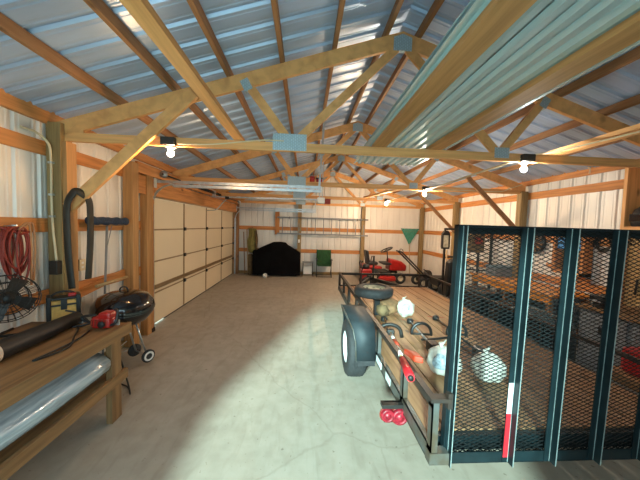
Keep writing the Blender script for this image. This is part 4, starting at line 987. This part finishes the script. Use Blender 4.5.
# orange bench
r = thing('wooden_bench', 'long orange varnished bench along the right wall behind the gate', 'bench', (4.2, 4.8, 0))
MB().box(3.86, XR - .03, 3.85, 5.9, .86, .90).build('bench_top', 'orangewood', r, bevel=.006)
MB().box(3.88, 3.91, 3.9, 5.86, .74, .86).build('apron', 'orangewood', r)
for x in (3.90, 4.5):
    for y in (3.92, 4.85, 5.80): MB().box(x, x + .07, y, y + .07, 0, .86).build('leg', 'old_z', r)
MB().box(3.90, 4.58, 3.92, 5.86, .26, .29).build('lower_shelf', 'old_y', r)
for (x, y, w, l, hh, mt, lb) in ((3.98, 4.02, .5, .36, .30, 'bluegray', 'blue-gray tote on the bench shelf, nearest the camera'), (3.98, 4.5, .5, .34, .36, 'mulch', 'brown box on the bench shelf, middle of the three'), (3.98, 5.05, .5, .5, .26, 'black', 'black tote on the bench shelf, farthest from the camera')):
    q = thing('storage_tote', lb, 'box', (x + w / 2, y + l / 2, .29), 'boxes on the right bench shelf'); MB().box(x, x + w, y, y + l, .29, .29 + hh - .03).build('tub', mt, q, bevel=.012); MB().box(x - .012, x + w + .012, y - .012, y + l + .012, .29 + hh - .03, .29 + hh).build('lid', mt, q, bevel=.006)
q = thing('gray_toolbox', 'gray toolbox on the far end of the orange bench', 'toolbox', (4.3, 5.6, .90))
MB().box(4.1, 4.5, 5.42, 5.72, .90, 1.08).build('case', 'gray', q, bevel=.01); MB().box(4.09, 4.51, 5.41, 5.73, 1.08, 1.13).build('lid', 'bluegray', q, bevel=.01); MB().tube(arc((4.3, 5.57, 1.13), .06, 0, PI, 8), .009, 6).build('handle', 'black', q)
# dartboard-like wheel
r = thing('round_board', 'round brown board with pale radial wedges on the right wall', 'wall board', (XR - .05, 5.02, 1.42))
wc = V((XR - .03, 5.02, 1.67)); R_ = .215
MB().lathe([(0, 0), (R_, 0), (R_, .035), (R_ * .9, .045), (0, .045)], wc, (-1, 0, 0), 40).build('board', 'dark', r)
m = MB()
for k in range(20):
    if k % 2: continue
    t0, t1 = 2 * PI * k / 20, 2 * PI * (k + 1) / 20; p = lambda q, t: wc + V((-.046, math.cos(t) * q, math.sin(t) * q))
    m.prism([p(.05, t0), p(R_ * .86, t0), p(R_ * .86, t1), p(.05, t1)], (-.004, 0, 0))
m.build('pale_wedges', 'burlap', r)
MB().lathe([(0, .045), (.03, .045), (.03, .054), (0, .054)], wc, (-1, 0, 0), 16).build('centre', 'cord', r)
# wooden frame with blue panel
r = thing('wall_cabinet', 'brown wooden wall box with bright blue panel at its top', 'wall cabinet', (XR - .1, 4.3, 1.18))
m = MB(); y0, y1, z0, z1 = 3.98, 4.52, 1.18, 1.88
for a in ((y0, y0 + .05, z0, z1), (y1 - .05, y1, z0, z1), (y0, y1, z0, z0 + .05), (y0, y1, z1 - .05, z1)): m.box(XR - .18, XR - .022, *a)
m.build('cabinet_frame', 'girt_z', r); MB().box(XR - .05, XR - .024, y0 + .04, y1 - .04, z0 + .04, z1 - .04).build('back_panel', 'ply', r)
MB().box(XR - .15, XR - .06, y0 + .06, y1 - .06, 1.60, 1.80).build('blue_panel', 'bluepaint', r, bevel=.01)
MB().box(XR - .14, XR - .055, y0 + .1, y1 - .16, 1.24, 1.54).build('lower_box', 'bench_z', r, bevel=.008)
r = thing('wire_wreath', 'dark tangled loop hung right of the blue panelled box', 'wreath', (XR - .04, 3.82, 1.62))
m = MB()
for k in range(4): m.tube([(XR - .04 - .008 * k, 3.82 + (.09 + .012 * k) * math.cos(t) + .012 * math.sin(5 * t + k), 1.74 + (.10 + .01 * k) * math.sin(t) + .012 * math.cos(4 * t + k)) for t in [2 * PI * i / 24 for i in range(24)]], .009, 6, closed=True)
m.build('loops', 'olive', r); MB().tube([(XR - .01, 3.82, 1.85), (XR - .06, 3.82, 1.86)], .007, 6).build('nail', 'galv', r)
tag(MB().beam((XR - .07, 3.95, 1.10), (XR - .05, 4.75, 1.28), .02, .07, (1, 0, 0)).build('loose_board', 'girt_y'), 'narrow brown board leaning on right wall below the blue panelled box', 'board')
# plywood and shelves at right
r = thing('plywood_panel', 'tan plywood panel standing on the right wall below the shelf unit', 'panel', (XR - .06, 3.4, .7))
MB().box(XR - .055, XR - .025, 2.9, 3.53, .72, 1.90).build('panel', 'ply', r)
for (y, z) in ((3.2, 1.3), (3.36, 1.15), (3.05, 1.2)):
    MB().tube([(XR - .06, y, z + .12), (XR - .08, y, z - .1)], .012, 6).build('hung_tool', 'dark', r)
sh = thing('shelf_unit', 'open wooden shelf unit high on the right wall at photo edge', 'shelf', (4.45, 2.9, 1.94))
for y in (3.30, 2.2): MB().box(4.24, 4.60, y, y + .04, 1.94, 2.80).build('side_board', 'lum_z', sh)
for z in (1.94, 2.76): MB().box(4.24, 4.60, 2.24, 3.30, z, z + .045).build('shelf_board', 'lum_y', sh)
MB().box(4.56, 4.60, 2.24, 3.30, 1.985, 2.76).build('back_board', 'old_y', sh)
q = thing('black_helmet', 'round black helmet sitting on the high wooden shelf', 'helmet', (4.37, 3.165, 1.985))
MB().lathe([(0, .27), (.06, .262), (.105, .225), (.13, .16), (.135, .08), (.125, .01), (.11, .0), (.10, .02)], (4.37, 3.165, 1.985), seg=26).build('shell', 'blackplastic', q)
MB().box(4.235, 4.26, 3.08, 3.25, 2.05, 2.15).build('visor', 'enamel', q, bevel=.01)
q = thing('carton_box', 'dark red box on the high wooden shelf beside the helmet', 'box', (4.42, 2.72, 1.985)); 
MB().box(4.32, 4.52, 2.58, 2.86, 1.985, 2.42).build('carton', 'cord', q, bevel=.008); MB().box(4.319, 4.32, 2.66, 2.78, 2.1, 2.3).build('paper_patch', 'rimtan', q)
# bench behind shelf with vise; red gas can
r = thing('side_cabinet', 'low gray cabinet with brown counter by the right wall', 'cabinet', (4.3, 2.9, 0))
MB().box(3.95, 4.56, 2.3, 3.5, 0, .84).build('carcass', 'gray', r); MB().box(3.90, 4.58, 2.26, 3.54, .84, .88).build('counter', 'bench_y', r, bevel=.004)
for y in (2.34, 2.94): 
    dd = MB().box(3.93, 3.95, y, y + .54, .08, .80).build('door', 'gray', r); MB().box(3.915, 3.93, y + .25, y + .29, .55, .65).build('handle', 'dark', dd)
q = thing('bench_vise', 'dark bench vise on the low cabinet at the right', 'vise', (4.05, 3.3, .88))
MB().box(3.98, 4.14, 3.24, 3.38, .88, .95).build('base', 'dark', q, bevel=.01); MB().box(3.95, 4.02, 3.22, 3.40, .95, 1.05).build('jaw', 'dark', q, bevel=.008); MB().box(4.06, 4.13, 3.22, 3.40, .95, 1.05).build('jaw', 'dark', q, bevel=.008); MB().tube([(3.9, 3.22, .98), (3.9, 3.40, .98)], .008, 6).build('handle', 'galv', q); MB().tube([(3.9, 3.31, .98), (4.05, 3.31, .98)], .014, 8).build('screw', 'galv', q)
q = thing('blue_gray_jug', 'blue-gray plastic jug on the low cabinet at photo\'s right edge', 'jug', (4.15, 2.7, .88))
MB().lathe([(0, 0), (.12, 0), (.125, .03), (.125, .24), (.09, .31), (.04, .34), (.04, .37), (0, .37)], (4.15, 2.72, .88), seg=22).build('jug_body', 'bluegray', q); MB().lathe([(0, .37), (.045, .37), (.045, .40), (0, .40)], (4.15, 2.72, .88), seg=16).build('cap', 'white', q)
r = thing('gas_can', 'red plastic fuel can beside the trailer\'s right rail', 'fuel can', (3.5, 2.5, 0))
st = MB().box(3.42, 3.87, 2.25, 2.75, 0, .38); q2 = tag(st.build('wooden_crate', 'old_y', bevel=.006), 'low wooden crate right of the trailer, red fuel can on top', 'crate'); r.location = (3.65, 2.5, .38); r['_o'] = (3.65, 2.5, .38)
MB().box(3.50, 3.80, 2.34, 2.66, .382, .66).build('can_body', 'red', r, bevel=.04)
MB().tube(spline([(3.54, 2.5, .66), (3.57, 2.5, .73), (3.72, 2.5, .73), (3.76, 2.5, .66)]), .018, 8).build('handle', 'red', r)
MB().tube(spline([(3.56, 2.40, .655), (3.54, 2.39, .72), (3.48, 2.36, .80)]), .018, 8).build('spout', 'black', r)
# dark things between trailer and bench
for (x, y, w, l, h_, lb) in ((3.36, 3.95, .42, .62, .62, 'black lidded bin right of the trailer, nearest the gate'), (3.34, 4.75, .44, .66, .70, 'black lidded bin right of the trailer, middle one'), (3.34, 5.5, .4, .22, .6, 'narrow black bin right of the trailer, farthest back')):
    q = thing('black_bin', lb, 'bin', (x + w / 2, y + l / 2, 0), 'black bins along the trailer side')
    MB().box(x, x + w, y, y + l, 0, h_ - .04).build('bin_body', 'blackplastic', q, bevel=.02); MB().box(x - .015, x + w + .015, y - .015, y + l + .015, h_ - .04, h_).build('lid', 'black', q, bevel=.012)
    MB().box(x - .02, x - .002, y + l / 2 - .08, y + l / 2 + .08, h_ * .6, h_ * .6 + .03).build('handle', 'dark', q)

# ------------------------------------------------------------------ light
W = bpy.data.worlds.new('World'); SC.world = W; W.use_nodes = True
nt = W.node_tree; bg = nt.nodes['Background']
bg.inputs['Color'].default_value = (.60, .90, 1.0, 1); bg.inputs['Strength'].default_value = 4.2
sun = bpy.data.lights.new('soft_sun', 'SUN'); sun.energy = 11.5; sun.angle = math.radians(5); sun.color = (.66, 1.0, .95)
so = bpy.data.objects.new('soft_sun', sun); COL.objects.link(so)
az = math.radians(19.8); el = math.radians(20)
dv = V((math.sin(az) * math.cos(el), math.cos(az) * math.cos(el), -math.sin(el)))
so.rotation_euler = dv.to_track_quat('-Z', 'Y').to_euler(); so.location = (-4, -8, 6)
al = bpy.data.lights.new('doorway_daylight', 'AREA'); al.shape = 'RECTANGLE'; al.size = OX1 - OX0; al.size_y = OZ; al.cycles.is_portal = True
ao = bpy.data.objects.new('doorway_daylight', al); COL.objects.link(ao); ao.location = ((OX0 + OX1) / 2, Y0 - .03, OZ / 2); ao.rotation_euler = (PI / 2, 0, PI)
ao.rotation_euler = V((0, 1, 0)).to_track_quat('-Z', 'Z').to_euler()

# ------------------------------------------------------------------ camera
F_, YAW, PIT, ROL, H_ = 264.672, .05797, -.05117, .0295, 1.8685
Fv = V((math.sin(YAW) * math.cos(PIT), math.cos(YAW) * math.cos(PIT), math.sin(PIT)))
R0 = V((math.cos(YAW), -math.sin(YAW), 0)); U0 = R0.cross(Fv)
Rv = math.cos(ROL) * R0 + math.sin(ROL) * U0; Uv = math.cos(ROL) * U0 - math.sin(ROL) * R0
cd = bpy.data.cameras.new('camera'); cd.sensor_width = 36; cd.lens = F_ / 640 * 36; cd.clip_start = .02
co = bpy.data.objects.new('camera', cd); COL.objects.link(co)
co.matrix_world = Matrix(((Rv.x, Uv.x, -Fv.x, 0), (Rv.y, Uv.y, -Fv.y, 0), (Rv.z, Uv.z, -Fv.z, H_), (0, 0, 0, 1)))
SC.camera = co
for o in SC.objects:
    if '_o' in o: del o['_o']
SC.view_settings.view_transform = 'Standard'; SC.view_settings.look = 'None'
SC.view_settings.exposure = 0.12; SC.view_settings.gamma = 1.0; SC.view_settings.use_curve_mapping = False
